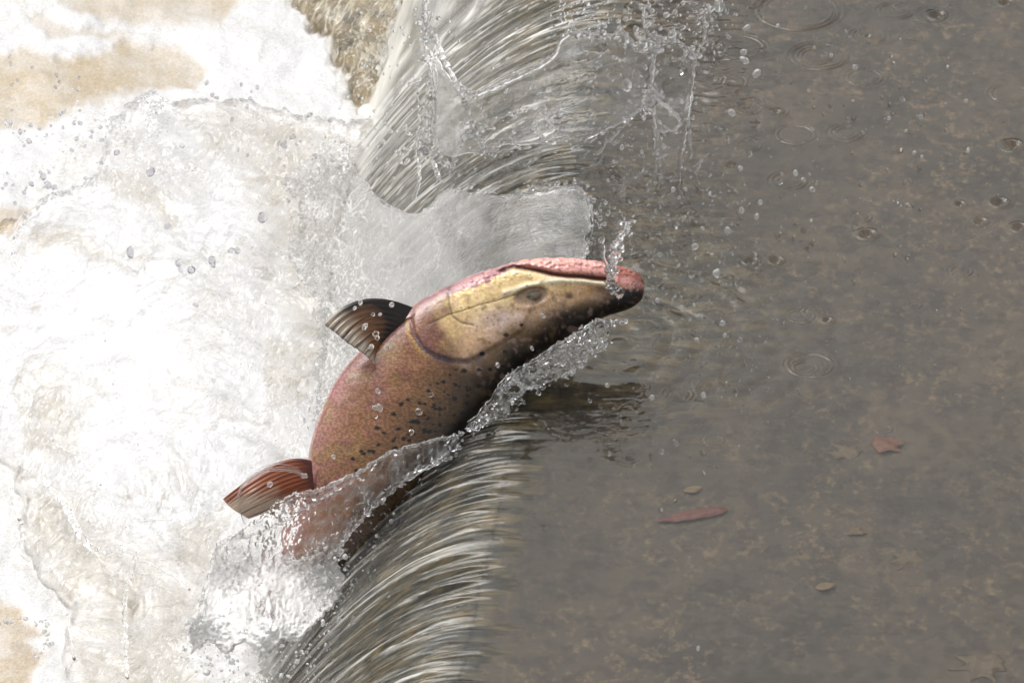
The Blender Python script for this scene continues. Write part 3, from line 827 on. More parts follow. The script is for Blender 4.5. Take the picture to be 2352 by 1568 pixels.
def fin(name, b0, b1, c0, c1, trail, depth_b, depth_t, colf, nray, ni=150, nj=90, bow=0.02, thick=0.0016, cpow=1.0):
    i_, j_ = np.meshgrid(np.linspace(0, 1, ni), np.linspace(0, 1, nj), indexing='ij')
    b0, b1, c0, c1 = map(np.array, (b0, b1, c0, c1))
    tr = crom(trail, ni)
    Bp = b0 + (b1 - b0) * i_[..., None]; Cp = c0 + (c1 - c0) * (i_[..., None] ** cpow); Tp = tr[:, None, :]
    j3 = j_[..., None]
    p = (1 - j3) ** 2 * Bp + 2 * j3 * (1 - j3) * Cp + j3 ** 2 * Tp
    rag = 1.0
    d = depth_b + (depth_t - depth_b) * j_ - bow * np.sin(np.pi * i_) * j_ + 0.0004 * np.cos(i_ * nray * 2 * np.pi) * sstep(0, .3, j_)
    p = p + ((3.0 * np.cos(i_ * nray * 2 * np.pi) + 4 * noise(i_ * 22, 0.5, 3.)) * sstep(.7, 1, j_))[..., None] * np.array([0.6, 0.6])
    edge = np.minimum(np.minimum(i_, 1 - i_) * 12, (1 - j_) * 8)
    tk = thick * (0.3 + 0.7 * np.clip(edge, 0, 1)) * (1.6 - j_)
    Pf = pt(p[..., 0], p[..., 1], d - tk); Pb = pt(p[..., 0], p[..., 1], d + tk)
    V = np.concatenate([Pf.reshape(-1, 3), Pb.reshape(-1, 3)])
    n = ni * nj
    id_ = np.arange(n).reshape(ni, nj)
    def st(ix): return np.stack([ix[:-1], ix[1:], ix[1:] + n, ix[:-1] + n], -1)
    F = [grid_faces(ni, nj), grid_faces(ni, nj, True) + n, st(id_[0]), st(id_[-1])[:, ::-1], st(id_[:, 0])[:, ::-1], st(id_[:, -1])]
    cc = colf(i_, j_).reshape(-1, 3)
    return build(name, V, F, M_FIN, root, attrs={'Col': np.concatenate([cc, cc])})

def pect_col(i, j):
    nn = fbm(i * 9, j * 5, 2.0, 3)
    c = np.ones(i.shape + (3,)) * lin(118, 78, 44)
    c = mixc(c, lin(28, 16, 11), sstep(0.50, 0.12, j + 0.2 * nn) + 0.9 * sstep(0.16, 0.02, i + .05 * nn) + .4 * sstep(.35, .1, i))
    c = mixc(c, lin(172, 158, 140), sstep(0.55, 0.95, j + 0.22 * (i - .4) + 0.08 * nn))
    iw = i + 0.02 * np.sin(j * 5) + 0.035 * noise(i * 7, j * 1.2, 4.); ry = np.abs((iw * 12) % 1.0 - 0.5); rk_ = 0.35 + 0.65 * ((np.floor(iw * 12) * 0.618) % 1.0)
    c = mixc(c, lin(30, 22, 20), rk_ * sstep(0.15, 0.05, ry) * sstep(0.22, 0.5, j + .2 * nn) * (0.6 + 0.4 * (nn > -.2)))
    c = mixc(c, lin(70, 60, 66), .7 * sstep(.95, 1., j))
    return c
fw, fdp = fish_half(930, 740)
fin("pectoral_fin", (948, 706), (872, 826), (822, 650), (868, 838), [(742, 745), (770, 764), (796, 786), (826, 806), (846, 822), (862, 842)], fdp + 0.002, fdp - 0.035, pect_col, 12, bow=0.012)
fin("pectoral_fin", (948, 706), (872, 826), (842, 690), (868, 830), [(800, 745), (812, 764), (826, 786), (840, 806), (852, 818), (862, 834)], fdp + 2 * fw, fdp + 2 * fw + 0.02, pect_col, 12, bow=0.012)

def pelv_col(i, j):
    nn = fbm(i * 8, j * 5, 5.0, 3)
    c = np.ones(i.shape + (3,)) * lin(148, 76, 40)
    c = mixc(c, lin(84, 34, 22), sstep(0.3, 0.0, j + .1 * nn) + 0.6 * sstep(.2, .0, i))
    c = mixc(c, lin(196, 172, 150), sstep(0.38, 0.78, j * (0.40 + 0.85 * i) + 0.2 * nn))
    iw = i + 0.03 * np.sin(j * 4) + 0.04 * noise(i * 6, j * 1.2, 4.); ry = np.abs((iw * 9) % 1.0 - 0.5); rk_ = 0.3 + 0.7 * ((np.floor(iw * 9) * 0.618) % 1.0)
    c = mixc(c, lin(52, 22, 16), rk_ * sstep(0.15, 0.05, ry) * sstep(0.1, 0.3, j))
    return c
fw2, fdp2 = fish_half(740, 1095)
fin("pelvic_fin", (716, 1058), (722, 1128), (640, 1030), (672, 1158), [(512, 1145), (522, 1158), (536, 1170), (552, 1180), (570, 1190)], fdp2 + 0.004, fdp2 - 0.02, pelv_col, 10, bow=0.012)
fin("pelvic_fin", (722, 1062), (726, 1120), (670, 1050), (690, 1128), [(600, 1110), (610, 1130), (622, 1140), (634, 1150), (648, 1158)], fdp2 + 2 * fw2, fdp2 + 2 * fw2 + .02, pelv_col, 10, bow=0.008)
def tail_col(i, j):
    c = np.ones(i.shape + (3,)) * lin(84, 62, 46)
    ry = np.abs((i * 16) % 1.0 - 0.5)
    return mixc(c, lin(30, 24, 20), 0.8 * sstep(.2, .05, ry))
fin("tail_fin", (530, 1545), (664, 1538), (470, 1610), (640, 1620), [(420, 1640), (480, 1650), (520, 1640), (560, 1660), (600, 1690), (640, 1720)], FD + 0.29, FD + 0.38, tail_col, 16, bow=0.0, thick=0.004)

# ------------------------------------------------------------------ leaves on the pool bed
def leaf(name, outline, col, label, group=None, zb=BED, lift=0.006, vein=None, curl=0.004):
    """outline in apparent reference units; filled on a fine grid, laid on the bed"""
    poly = crom(np.array(outline + outline[:1], float), 90)[:-1]
    x0, y0 = poly.min(0) - 2; x1, y1 = poly.max(0) + 2
    step = max(1.0, (x1 - x0) / 90)
    gx, gy = np.meshgrid(np.arange(x0, x1 + step, step), np.arange(y0, y1 + step * .6, step * .6), indexing='ij')
    sd = sdf(gx, gy, poly)
    V, Q, sdk, uu, vv = sheet_fill(gx, gy, sd)
    P = at_bed(uu, vv, zb + 0.0)
    hgt = lift + curl * noise(uu * .03, vv * .06, x0) + 0.002 * np.clip(sdk / 6, 0, 1)
    Pt = P.copy(); Pt[:, 2] = zb + hgt + 0.0012; Pb = P.copy(); Pb[:, 2] = zb + hgt
    n = len(P)
    cc = np.ones((n, 3)) * lin(*col) * (1 + 0.3 * fbm(uu * .06, vv * .1, 3., 3))[:, None]
    if vein is not None:
        dv = seg_dist(uu, vv, vein)
        cc = mixc(cc, lin(*col) * 0.55, 0.7 * np.exp(-(dv / 1.6) ** 2))
    bd = boundary_edges(Q)
    Fs = np.stack([bd[:, 0], bd[:, 1], bd[:, 1] + n, bd[:, 0] + n], -1)
    o = build(name, np.concatenate([Pt, Pb]), [Q, Q[:, ::-1] + n, Fs[:, ::-1]], M_LEAF, attrs={'Col': np.clip(np.concatenate([cc, cc]), .005, .8)})
    tag(o, label, "leaf", group)
    return o

def boundary_edges(Q):
    e = np.concatenate([Q[:, [0, 1]], Q[:, [1, 2]], Q[:, [2, 3]], Q[:, [3, 0]]])
    key = np.sort(e, 1)
    k = key[:, 0].astype(np.int64) * (Q.max() + 1) + key[:, 1]
    u, inv, cnt = np.unique(k, return_inverse=True, return_counts=True)
    return e[cnt[inv] == 1]

def sheet_fill(gx, gy, sd):
    """grid cells whose corners are (nearly) inside; outside corners are pulled onto the outline"""
    step = gx[1, 0] - gx[0, 0]; stepy = gy[0, 1] - gy[0, 0]
    gsx, gsy = np.gradient(sd, step, stepy)
    m = np.hypot(gsx, gsy) + 1e-6
    out = sd < 0
    sx = np.where(out, gx - sd * gsx / m ** 2, gx); sy = np.where(out, gy - sd * gsy / m ** 2, gy)
    inn = sd >= 0
    cell = (inn[:-1, :-1].astype(int) + inn[1:, :-1] + inn[1:, 1:] + inn[:-1, 1:]) >= 2
    nr, nc = gx.shape
    id_ = np.arange(nr * nc).reshape(nr, nc)
    Q = np.stack([id_[:-1, :-1][cell], id_[1:, :-1][cell], id_[1:, 1:][cell], id_[:-1, 1:][cell]], -1)
    used, inv = np.unique(Q, return_inverse=True)
    Q = inv.reshape(-1, 4)
    return None, Q[:, ::-1], np.maximum(sd.ravel()[used], 0), sx.ravel()[used], sy.ravel()[used]

leaf("fallen_leaf", [(1500, 1199), (1530, 1190), (1560, 1180), (1610, 1172), (1655, 1168), (1672, 1172), (1660, 1183), (1640, 1188), (1600, 1196), (1560, 1200), (1520, 1201)], (108, 56, 44),
     "long narrow red leaf lying under the water of the brown pool", vein=[(1505, 1198), (1585, 1186), (1668, 1172)])
leaf("fallen_leaf", [(1998, 1020), (2010, 1008), (2030, 1012), (2048, 1006), (2060, 1014), (2075, 1022), (2060, 1030), (2068, 1040), (2040, 1038), (2020, 1044), (2010, 1034)], (110, 68, 46),
     "orange lobed leaf under water above the long red leaf")
maple = [(0, 1), (.22, .62), (.62, .66), (.56, .34), (1, .12), (.66, -.12), (.6, -.5), (.28, -.46), (.08, -.8), (-.16, -.46), (-.55, -.55), (-.6, -.14), (-1, .1), (-.58, .3), (-.56, .62), (-.2, .6)]
def mleaf(x, y, r, rot, col, label, group=None, sq=0.55):
    ca, sa = math.cos(rot), math.sin(rot)
    rr = np.random.RandomState(int(x))
    pts = [(x + r * k * (a * ca - b * sa), y - r * k * sq * (a * sa + b * ca)) for (a, b), k in zip(maple, rr.uniform(.62, 1.12, len(maple)))]
    leaf("fallen_leaf", pts, col, label, group, lift=0.001)
mleaf(1970, 1222, 30, 0.5, (100, 80, 56), "small pointed tan leaf under water to the right of the red leaf")
mleaf(2092, 1285, 54, 1.1, (94, 78, 56), "large pale lobed leaf under water in the right of the pool")
mleaf(2260, 1530, 86, 0.3, (92, 76, 54), "biggest tan leaf, at the lower right corner of the pool bed")
mleaf(1945, 1040, 52, 0.1, (94, 78, 56), "broad tan leaf under water just below the orange leaf")
for (x, y, r, rt, cl, lb) in [(1590, 1128, 22, .3, (112, 92, 62), "small yellowish oval leaf above the red leaf"), (1895, 1350, 24, .5, (108, 88, 58), "small tan oval leaf below the small pointed tan leaf")]:
    leaf("fallen_leaf", [(x - r, y + 3), (x - r * .4, y - r * .32), (x + r * .4, y - r * .38), (x + r, y - 4), (x + r * .4, y + r * .3), (x - r * .4, y + r * .34)], cl, lb)

# ------------------------------------------------------------------ splash water
def add_sheet(G, poly, pos, holes=(), step=3.0, thick=0.0012, rim=0.0030, rimw=5.0, wr=0.0012, wsc=0.05, edge=6.0, esc=0.06, seed=0.0, foam=0.0, stretch=(1, 1), smoothpoly=True, wr2=0.0006):
    poly = np.array(poly, float)
    x0, y0 = poly.min(0) - 12; x1, y1 = poly.max(0) + 12
    gx, gy = np.meshgrid(np.arange(x0, x1, step), np.arange(y0, y1, step), indexing='ij')
    sd = sdf(gx, gy, poly) + edge * fbm(gx * esc, gy * esc, seed, 3)
    for (hx, hy, ra, rb) in holes:
        sd = np.minimum(sd, (np.hypot((gx - hx) / ra, (gy - hy) / rb) - 1) * min(ra, rb) + edge * .5 * noise(gx * esc, gy * esc, seed + 5))
    _, Q, sk, uu, vv = sheet_fill(gx, gy, sd)
    if not len(Q): return
    base = pos(uu, vv)
    half = (thick + rim * np.exp(-((sk - rimw) / (rimw * .75)) ** 2)) * np.sqrt(np.clip(sk / (rimw * .8), 0, 1))
    k1 = wr * fbm(uu * wsc * stretch[0], vv * wsc * stretch[1], seed + 1.5, 4, 0.6); k2 = wr * fbm(uu * wsc * stretch[0], vv * wsc * stretch[1], seed + 7.5, 4, 0.6)
    fine = wr2 * noise(uu * wsc * 4.5 * stretch[0], vv * wsc * 4.5 * stretch[1], seed)
    e = np.clip(sk / 4, 0, 1)
    vdir = base - CAM; vdir /= np.linalg.norm(vdir, axis=1, keepdims=True)
    Pf = base - vdir * (half + (np.maximum(k1, -half * .5) + fine) * e)[:, None]
    Pb = base + vdir * (half * 0.8 + np.maximum(k2, -half * .5) * e)[:, None]
    n = len(uu)
    bd = boundary_edges(Q)
    Fs = np.stack([bd[:, 0], bd[:, 1], bd[:, 1] + n, bd[:, 0] + n], -1)[:, ::-1]
    fo = foam(uu, vv) if callable(foam) else np.full(n, foam)
    G.add(np.concatenate([Pf, Pb]), np.concatenate([Q, Q[:, ::-1] + n, Fs]), foam=np.concatenate([fo, fo * 0]))

def add_strand(G, path, pos, r0=4.0, r1=3.0, seed=0.0, n=None, bead=0.5, jit=3.0, foam=0.0, freq=0.12):
    path = np.array(path, float)
    L = np.sum(np.hypot(*np.diff(path, axis=0).T))
    n = n or max(8, int(L / 2.5))
    p = crom(path, n)
    t = np.linspace(0, 1, n); l = t * L
    p = p + jit * np.stack([noise(l * .05, seed, 1.), noise(l * .05, seed, 9.)], -1)
    r = (r0 + (r1 - r0) * t) * (1 + bead * noise(l * freq, seed, 4.) * 1.4 + 0.3 * bead * noise(l * freq * 2.6, seed, 6.))
    r = np.maximum(r, 0.6) * np.minimum(1, np.minimum(t, 1 - t) * n / 2.5 + 0.15)
    C = pos(p[:, 0], p[:, 1])
    tang = np.gradient(C, axis=0); tang /= np.linalg.norm(tang, axis=1, keepdims=True) + 1e-9
    b = np.cross(tang, FWD); b /= np.linalg.norm(b, axis=1, keepdims=True) + 1e-9
    nn = np.cross(tang, b)
    m = 10
    an = np.linspace(0, 2 * np.pi, m, endpoint=False)
    V = C[:, None] + (b[:, None] * np.cos(an)[None, :, None] + nn[:, None] * np.sin(an)[None, :, None]) * (r * S)[:, None, None]
    ii = np.arange(n * m).reshape(n, m); jj = np.roll(ii, -1, 1)
    Q = np.stack([ii[:-1], ii[1:], jj[1:], jj[:-1]], -1).reshape(-1, 4)
    V = np.concatenate([V.reshape(-1, 3), C[:1], C[-1:]])
    T = np.concatenate([np.stack([jj[0], np.full(m, n * m), ii[0]], -1)[:, ::-1], np.stack([ii[-1], np.full(m, n * m + 1), jj[-1]], -1)[:, ::-1]])
    G.add(V, Q[:, ::-1], T[:, ::-1], foam)

def ico(sub=2):
    import bmesh
    bm = bmesh.new(); bmesh.ops.create_icosphere(bm, subdivisions=sub, radius=1.0)
    V = np.array([v.co[:] for v in bm.verts]); F = np.array([[v.index for v in f.verts] for f in bm.faces]); bm.free()
    return V, F
ICO2, ICF2 = ico(3)

def add_bead(G, px, py, r, pos, foam=0.0, seed=0.0, squash=0.25):
    C = pos(np.array([px]), np.array([py]))[0]
    V = ICO2 * (1 + 0.25 * noise(ICO2[:, 0] * 1.1 + seed, ICO2[:, 1] * 1.1, ICO2[:, 2] * 1.1)[:, None])
    sc = np.array([1, 1, 1]) + squash * RNG.uniform(-1, 1, 3)
    G.add(C + V * sc * r * S, None, ICF2, foam)

def beads_along(G, path, pos, k, r, spread, foam=0.0):
    p = crom(np.array(path, float), 200)
    for i in range(k):
        q = p[RNG.randint(200)] + RNG.normal(size=2) * spread
        add_bead(G, q[0], q[1], 1.25 * r * RNG.lognormal(0, 0.4), pos, foam, RNG.uniform(0, 90))

def depth_field(pts):
    """smooth depth over the view from (px, py, depth) samples"""
    pts = np.array(pts, float)
    def f(u, v):
        u = np.asarray(u, float); v = np.asarray(v, float)
        num = 0; den = 0
        for (a, b, d) in pts:
            k = 1 / ((u - a) ** 2 + (v - b) ** 2 + 900.0) ** 1.5
            num = num + k * d; den = den + k
        return pt(u, v, num / den)
    return f
dz0 = lambda x, y, z: float(depth_of(at_z(float(x), float(y), float(z))))

# A: the thin crown of water thrown up over the lip above the fish
dA = depth_field([(1290, 330, dz0(1290, 400, -0.02)), (1580, 330, dz0(1580, 420, 0)), (1600, 130, dz0(1590, 390, 0.0)), (1300, 90, dz0(1320, 380, 0)), (1080, 205, dz0(1120, 420, -.05)), (1100, 340, dz0(1130, 430, -.1)), (980, 330, dz0(1040, 450, -.2)), (1000, 40, dz0(1050, 420, -.1)), (960, 480, dz0(990, 520, -.22))])
Z3 = lambda L: [(689 + .415 * a, .415 * b) for a, b in L]
G = Geo()
crown = Z3([(700, 330), (760, 300), (800, 380), (860, 460), (910, 478), (990, 505), (1080, 470), (1200, 415), (1320, 355), (1400, 300), (1425, 225), (1480, 175), (1590, 180), (1700, 190), (1790, 185), (1850, 232), (1900, 215), (1970, 235), (2060, 228), (2130, 250), (2188, 320),
            (2180, 460), (2160, 600), (2140, 740), (2120, 860), (2110, 1050), (2060, 980), (1990, 1060), (1970, 860), (1945, 640), (1900, 610), (1850, 650), (1780, 690), (1700, 720), (1600, 770), (1540, 785), (1430, 745), (1370, 790), (1250, 815), (1150, 805), (1060, 820), (1010, 860), (940, 850), (860, 880), (790, 860), (740, 800), (720, 700), (735, 560), (715, 420)])
add_sheet(G, crown, dA, thick=0.0010, rim=0.0028, rimw=4.5, wr=0.0010, wsc=0.022, edge=5, seed=2.0, wr2=0.0001, foam=lambda u, v: np.clip(.09 + .14 * fbm(u * .02, v * .012, 3., 3) + .16 * sstep(.85, 1, ridge(noise(u * .05, v * .02, 6.))), .02, .4) * (0.12 + 0.88 * sstep(1540, 1400, u)))
for pth, a, b in [([(700, 0), (690, 60), (705, 150), (760, 240), (820, 370), (880, 500), (920, 600), (960, 700), (1000, 780), (1020, 860)], 7, 6),
                  ([(705, 100), (690, 240), (740, 330), (720, 430), (700, 560), (695, 700), (700, 800), (740, 900), (765, 1000), (760, 1060)], 4, 6),
                  ([(740, 330), (760, 420), (745, 540), (715, 680), (705, 790)], 3, 4), ([(640, 440), (655, 540), (660, 700), (640, 820), (660, 960), (640, 1080), (610, 1185)], 2, 6),
                  ([(860, 460), (990, 505), (1200, 415), (1400, 300), (1430, 225)], 2.2, 2.4), ([(1480, 170), (1600, 182), (1700, 190), (1790, 183), (1850, 240)], 3, 3),
                  ([(1970, 235), (2060, 225), (2130, 250), (2188, 320)], 4, 4), ([(2188, 320), (2170, 500), (2150, 700)], 3.5, 2), ([(1960, 560), (1965, 700), (1975, 900), (1990, 1060)], 3, 2),
                  ([(2000, 200), (1975, 270), (1950, 380), (1945, 480), (1930, 560)], 4, 6), ([(1905, 30), (1900, 110), (1925, 180), (1960, 230)], 4, 3.5), ([(1770, 90), (1775, 150), (1830, 230), (1845, 265)], 3, 4),
                  ([(2270, 30), (2235, 110), (2240, 200), (2195, 300)], 4, 3), ([(2300, 0), (2320, 60), (2330, 85)], 7, 5), ([(1940, 560), (1880, 610), (1830, 650), (1780, 710)], 6, 3), ([(1780, 715), (1720, 770), (1690, 800), (1640, 860)], 3, 4),
                  ([(1960, 550), (2040, 600), (2095, 660), (2110, 690)], 5, 4), ([(2110, 690), (2070, 725), (2030, 710), (2010, 690)], 3.5, 2.5), ([(1540, 780), (1470, 750), (1410, 730)], 4, 6), ([(1700, 715), (1600, 760), (1540, 785)], 2.5, 2.5),
                  ([(1340, 830), (1300, 880), (1260, 960), (1230, 1000)], 2, 3), ([(1180, 760), (1200, 820), (1270, 815), (1350, 780)], 4, 3), ([(2150, 720), (2165, 850)], 5, 2), ([(2230, 880), (2180, 960)], 6, 3), ([(1690, 850), (1640, 940), (1560, 980)], 2.5, 4),
                  ([(1040, 990), (1080, 950), (1130, 930), (1170, 960), (1180, 985)], 6, 4), ([(520, 830), (560, 850), (620, 830), (700, 830)], 5, 4), ([(540, 890), (580, 910), (610, 880)], 5, 4), ([(600, 470), (640, 450), (690, 440)], 6, 4)]:
    add_strand(G, Z3(pth), dA, a * .9, b * .9, seed=RNG.uniform(0, 99), bead=0.7, foam=.13, jit=4)
for pth, k, r, sp in [([(900, 720), (1000, 740), (1100, 800), (1200, 860), (1130, 780)], 26, 4.5, 14), ([(1290, 640), (1350, 700), (1400, 620), (1430, 700), (1390, 800)], 26, 4.5, 12), ([(600, 780), (700, 800), (760, 880), (840, 940)], 30, 4.2, 10),
                      ([(1900, 600), (1950, 560), (1990, 530), (1830, 480)], 30, 4, 12), ([(690, 40), (700, 130), (740, 230)], 18, 4, 8), ([(1000, 1000), (1150, 960), (1290, 900)], 16, 3.6, 10), ([(800, 1000), (900, 1040), (1100, 1090), (1300, 1060)], 24, 3, 8)]:
    beads_along(G, Z3(pth), dA, int(k * 1.8), r * .85, sp * 1.3, .10)
for pth, k, r, sp in [([(1480, 170), (1700, 190), (1850, 240), (1970, 235), (2130, 250), (2188, 320)], 40, 3.4, 9), ([(1905, 30), (1925, 180), (1960, 230), (1950, 400), (1940, 560)], 46, 3.2, 9), ([(2270, 30), (2235, 110), (2190, 320), (2150, 700)], 34, 2.8, 9), ([(1960, 560), (1980, 850), (1990, 1060)], 22, 2.4, 10),
                      ([(1780, 710), (1640, 860), (1560, 1000)], 24, 2.4, 18), ([(1430, 740), (1540, 785), (1700, 720), (1850, 650)], 30, 2.6, 8), ([(860, 460), (990, 505), (1200, 415), (1400, 300)], 26, 2.2, 6), ([(700, 330), (740, 500), (700, 720), (760, 1050)], 34, 2.6, 9)]:
    beads_along(G, Z3(pth), dA, k, r, sp, .10)
tag(G.out("splash_fan", M_CLEAR), "thin clear crown of splash water thrown up above the salmon's head", "splash")

# B: the broad grey sheet between the crown and the fish
def surf_depth(u, v):
    """depth of the falling water or the lower pool behind a point of the view"""
    u = np.asarray(u, float); v = np.asarray(v, float)
    out = np.full(u.shape, np.nan); prev = None
    for d in np.arange(FD - 0.5, FD + 1.6, 0.02):
        P = pt(u, v, np.full(u.shape, d))
        a = (P - A0) @ c_; q = -((P - A0) @ f_)
        g = P[..., 2] - np.maximum(profile(a, q), ZL)
        if prev is not None:
            hit = np.isnan(out) & (g <= 0)
            out[hit] = d - 0.02 * (-g[hit]) / (prev[hit] - g[hit] + 1e-9)
        prev = g
    return np.where(np.isnan(out), FD + 1.6, out)
def dB(u, v):
    u = np.asarray(u, float); v = np.asarray(v, float)
    lift = 0.05 * sstep(560, 700, u + 110 * fbm(u * .008, v * .008, 3., 3)) - 0.05 * sstep(700, 600, u)
    return pt(u, v, surf_depth(u, v) - lift + 0.012 * noise(u * .012, v * .012, 8.))
G = Geo()
def foamB(u, v):
    uw = u + 30 * fbm(u * .012, v * .012, 2., 2); vw = v + 30 * fbm(u * .012, v * .012, 6., 2)
    ln = sstep(.8, 1., ridge(noise(uw * .06, vw * .03, 1.))) * .5 + sstep(.8, 1., ridge(noise(uw * .13, vw * .07, 3.))) * .4
    left = sstep(900, 720, u)
    return np.clip(0.20 + 0.10 * left - 0.17 * sstep(980, 1240, u) + 0.16 * fbm(u * .012, v * .016, 4., 3) + ln * (.25 + left) * (1 - .7 * sstep(1000, 1250, u)) - 0.3 * left * sstep(.75, 1, ridge(noise(uw * .11, vw * .07, 9.))), 0.015, .85)
shB = [(790, 310), (806, 345), (818, 395), (850, 437), (890, 468), (945, 494), (985, 480), (1010, 446), (1035, 432), (1060, 440), (1120, 450), (1190, 448), (1260, 440), (1310, 425), (1338, 440), (1356, 478), (1360, 520), (1346, 548), (1352, 580), (1340, 606), (1320, 612), (1290, 610),
       (1230, 640), (1100, 680), (1000, 760), (900, 840), (800, 960), (730, 1000), (690, 960), (660, 880), (590, 760), (590, 600), (620, 470), (700, 360)]
add_sheet(G, shB, dB, thick=0.0016, rim=0.0022, rimw=4, wr=0.0050, wsc=0.022, edge=13, esc=.035, seed=5.0, foam=foamB, wr2=0.0004, stretch=(1.4, 0.8))
add_strand(G, [(790, 310), (806, 345), (818, 395), (850, 437), (890, 468), (945, 494), (985, 480), (1010, 446), (1035, 432)], dB, 2.4, 2.6, 3.0, bead=.4, jit=1)
add_strand(G, [(1035, 432), (1060, 440), (1120, 450), (1190, 448), (1260, 440), (1310, 425), (1338, 438), (1358, 478), (1362, 520), (1350, 560)], dB, 2.4, 2, 8.0, bead=.6, jit=3)
beads_along(G, [(1180, 445), (1260, 430), (1330, 420), (1368, 470), (1372, 530)], dB, 60, 3.0, 9, .08)
beads_along(G, [(1340, 440), (1372, 520), (1350, 570), (1330, 600)], dB, 40, 2.4, 12, .08)
beads_along(G, [(1030, 425), (1080, 440), (1140, 445)], dB, 12, 3.0, 5)
tag(G.out("splash_sheet", M_SPLASH), "broad grey curtain of splash water just above the salmon's back and jaw", "splash")

# C: ragged glassy ribbon running up along the fish's back
dC = depth_field([(1440, 740, FD + 0.055), (1250, 830, FD + 0.005), (1150, 910, FD - 0.045), (1060, 1000, FD - 0.07)])
G = Geo()
Z2 = lambda L: [(861.3 + .2809 * a, 545.5 + .2809 * b) for a, b in L]
rib = Z2([(2100, 690), (1990, 670), (1900, 670), (1830, 660), (1760, 680), (1740, 720), (1700, 750), (1640, 770), (1560, 820), (1500, 845), (1440, 890), (1400, 930), (1340, 965), (1290, 1005), (1220, 1040), (1190, 1090), (1120, 1100), (1070, 1120), (1050, 1170), (1000, 1215), (970, 1260),
          (1000, 1310), (940, 1330), (890, 1400), (850, 1450), (780, 1500), (730, 1560), (800, 1590), (900, 1530), (980, 1500), (1090, 1460), (1110, 1370), (1200, 1310), (1230, 1250), (1330, 1240), (1400, 1190), (1500, 1160), (1570, 1120), (1640, 1090), (1620, 1010), (1720, 1020), (1760, 950), (1810, 950), (1880, 920), (1910, 850), (1880, 800), (1920, 740), (2000, 710)])
add_sheet(G, rib, dC, holes=[Z2([(1140, 1230)])[0] + (14, 9)], step=1.8, thick=0.004, rim=0.003, rimw=5, wr=0.012, wsc=0.045, edge=8, esc=.12, seed=9.0, foam=lambda u, v: np.clip(0.14 + 0.7 * fbm(u * .07, v * .07, 2., 3), 0, .7), wr2=0.003)
for pth in [[(1760, 690), (1700, 760), (1560, 850), (1450, 900), (1320, 990), (1200, 1060), (1060, 1150), (990, 1260), (900, 1380), (760, 1520)], [(1880, 690), (1890, 830), (1780, 920), (1600, 960), (1480, 930)], [(1620, 1090), (1590, 1000), (1540, 985), (1480, 1040)], [(1500, 860), (1640, 890), (1760, 920)],
            [(1080, 1190), (1170, 1200), (1220, 1250), (1170, 1300), (1080, 1270)], [(1120, 1110), (1200, 1130), (1300, 1120), (1400, 1140)], [(1000, 1330), (1080, 1380), (1050, 1440)], [(1330, 1000), (1400, 1060), (1380, 1150)]]:
    add_strand(G, Z2(pth), lambda u, v: dC(u, v) - FWD * 0.010, 3.2, 3.0, RNG.uniform(0, 99), bead=0.8, jit=4)
beads_along(G, Z2([(2080, 700), (1900, 700), (1880, 900), (1740, 1000), (1630, 1080), (1500, 1170), (1330, 1240), (1200, 1330), (1100, 1450), (900, 1540), (760, 1580)]), lambda u, v: dC(u, v) - FWD * 0.01, 70, 2.3, 4)
beads_along(G, Z2([(1800, 720), (1600, 880), (1300, 1050), (1100, 1200), (900, 1420)]), lambda u, v: dC(u, v) - FWD * 0.014, 45, 2.2, 9)
tag(G.out("splash_ribbon", M_SPLASH), "ragged glassy ribbon of water breaking along the salmon's dark back", "splash")

# D: the heavy sheet pouring over the fish's tail
dD = depth_field([(1055, 997, FD - 0.075), (900, 1060, FD - 0.095), (760, 1140, FD - 0.11), (600, 1240, FD - 0.10), (500, 1300, FD - 0.10), (430, 1450, FD - 0.20), (640, 1480, FD - 0.26), (800, 1310, FD - 0.12), (900, 1160, FD - 0.09), (700, 1560, FD - 0.32)])
def foamD(u, v):
    base = 0.08 + 0.95 * sstep(1220, 1420, v + 40 * fbm(u * .02, v * .02, 1., 2)) + 0.25 * sstep(620, 470, u)
    wv = fbm(u * .03 + v * .02, v * .018 - u * .012, 2., 3)
    f = base + 0.40 * wv + 0.30 * (ridge(noise(u * .06 + v * .02, v * .03, 4.)) - .55)
    f = f + 0.75 * np.exp(-((u - 770) / 70) ** 2 - ((v - 1370) / 60) ** 2) + 0.5 * np.exp(-((u - 600) / 160) ** 2 - ((v - 1560) / 90) ** 2)
    dark = np.exp(-((u - 610) / 80) ** 2 - ((v - 1400) / 50) ** 2) * sstep(0.1, .5, ridge(noise(u * .075, v * .022, 8.)) - .25)
    return np.clip(f - 0.9 * dark, 0.0, .95)
G = Geo()
shD = [(1062, 992), (1004, 1005), (940, 1024), (896, 1036), (858, 1054), (835, 1078), (786, 1098), (735, 1123), (712, 1123), (671, 1133), (632, 1152), (614, 1174), (586, 1194), (542, 1221), (510, 1240), (496, 1260), (486, 1304), (461, 1384), (430, 1440), (440, 1500), (480, 1470), (520, 1505), (560, 1470), (610, 1510), (650, 1470), (690, 1470), (730, 1425), (790, 1370),
       (800, 1330), (778, 1302), (778, 1271), (818, 1207), (850, 1178), (888, 1138), (952, 1092), (1000, 1070), (1046, 1034)]
add_sheet(G, shD, dD, step=2.2, thick=0.004, rim=0.003, rimw=6, wr=0.011, wsc=0.046, edge=9, esc=.09, seed=14.0, foam=foamD, wr2=0.0022, stretch=(1, 0.8))
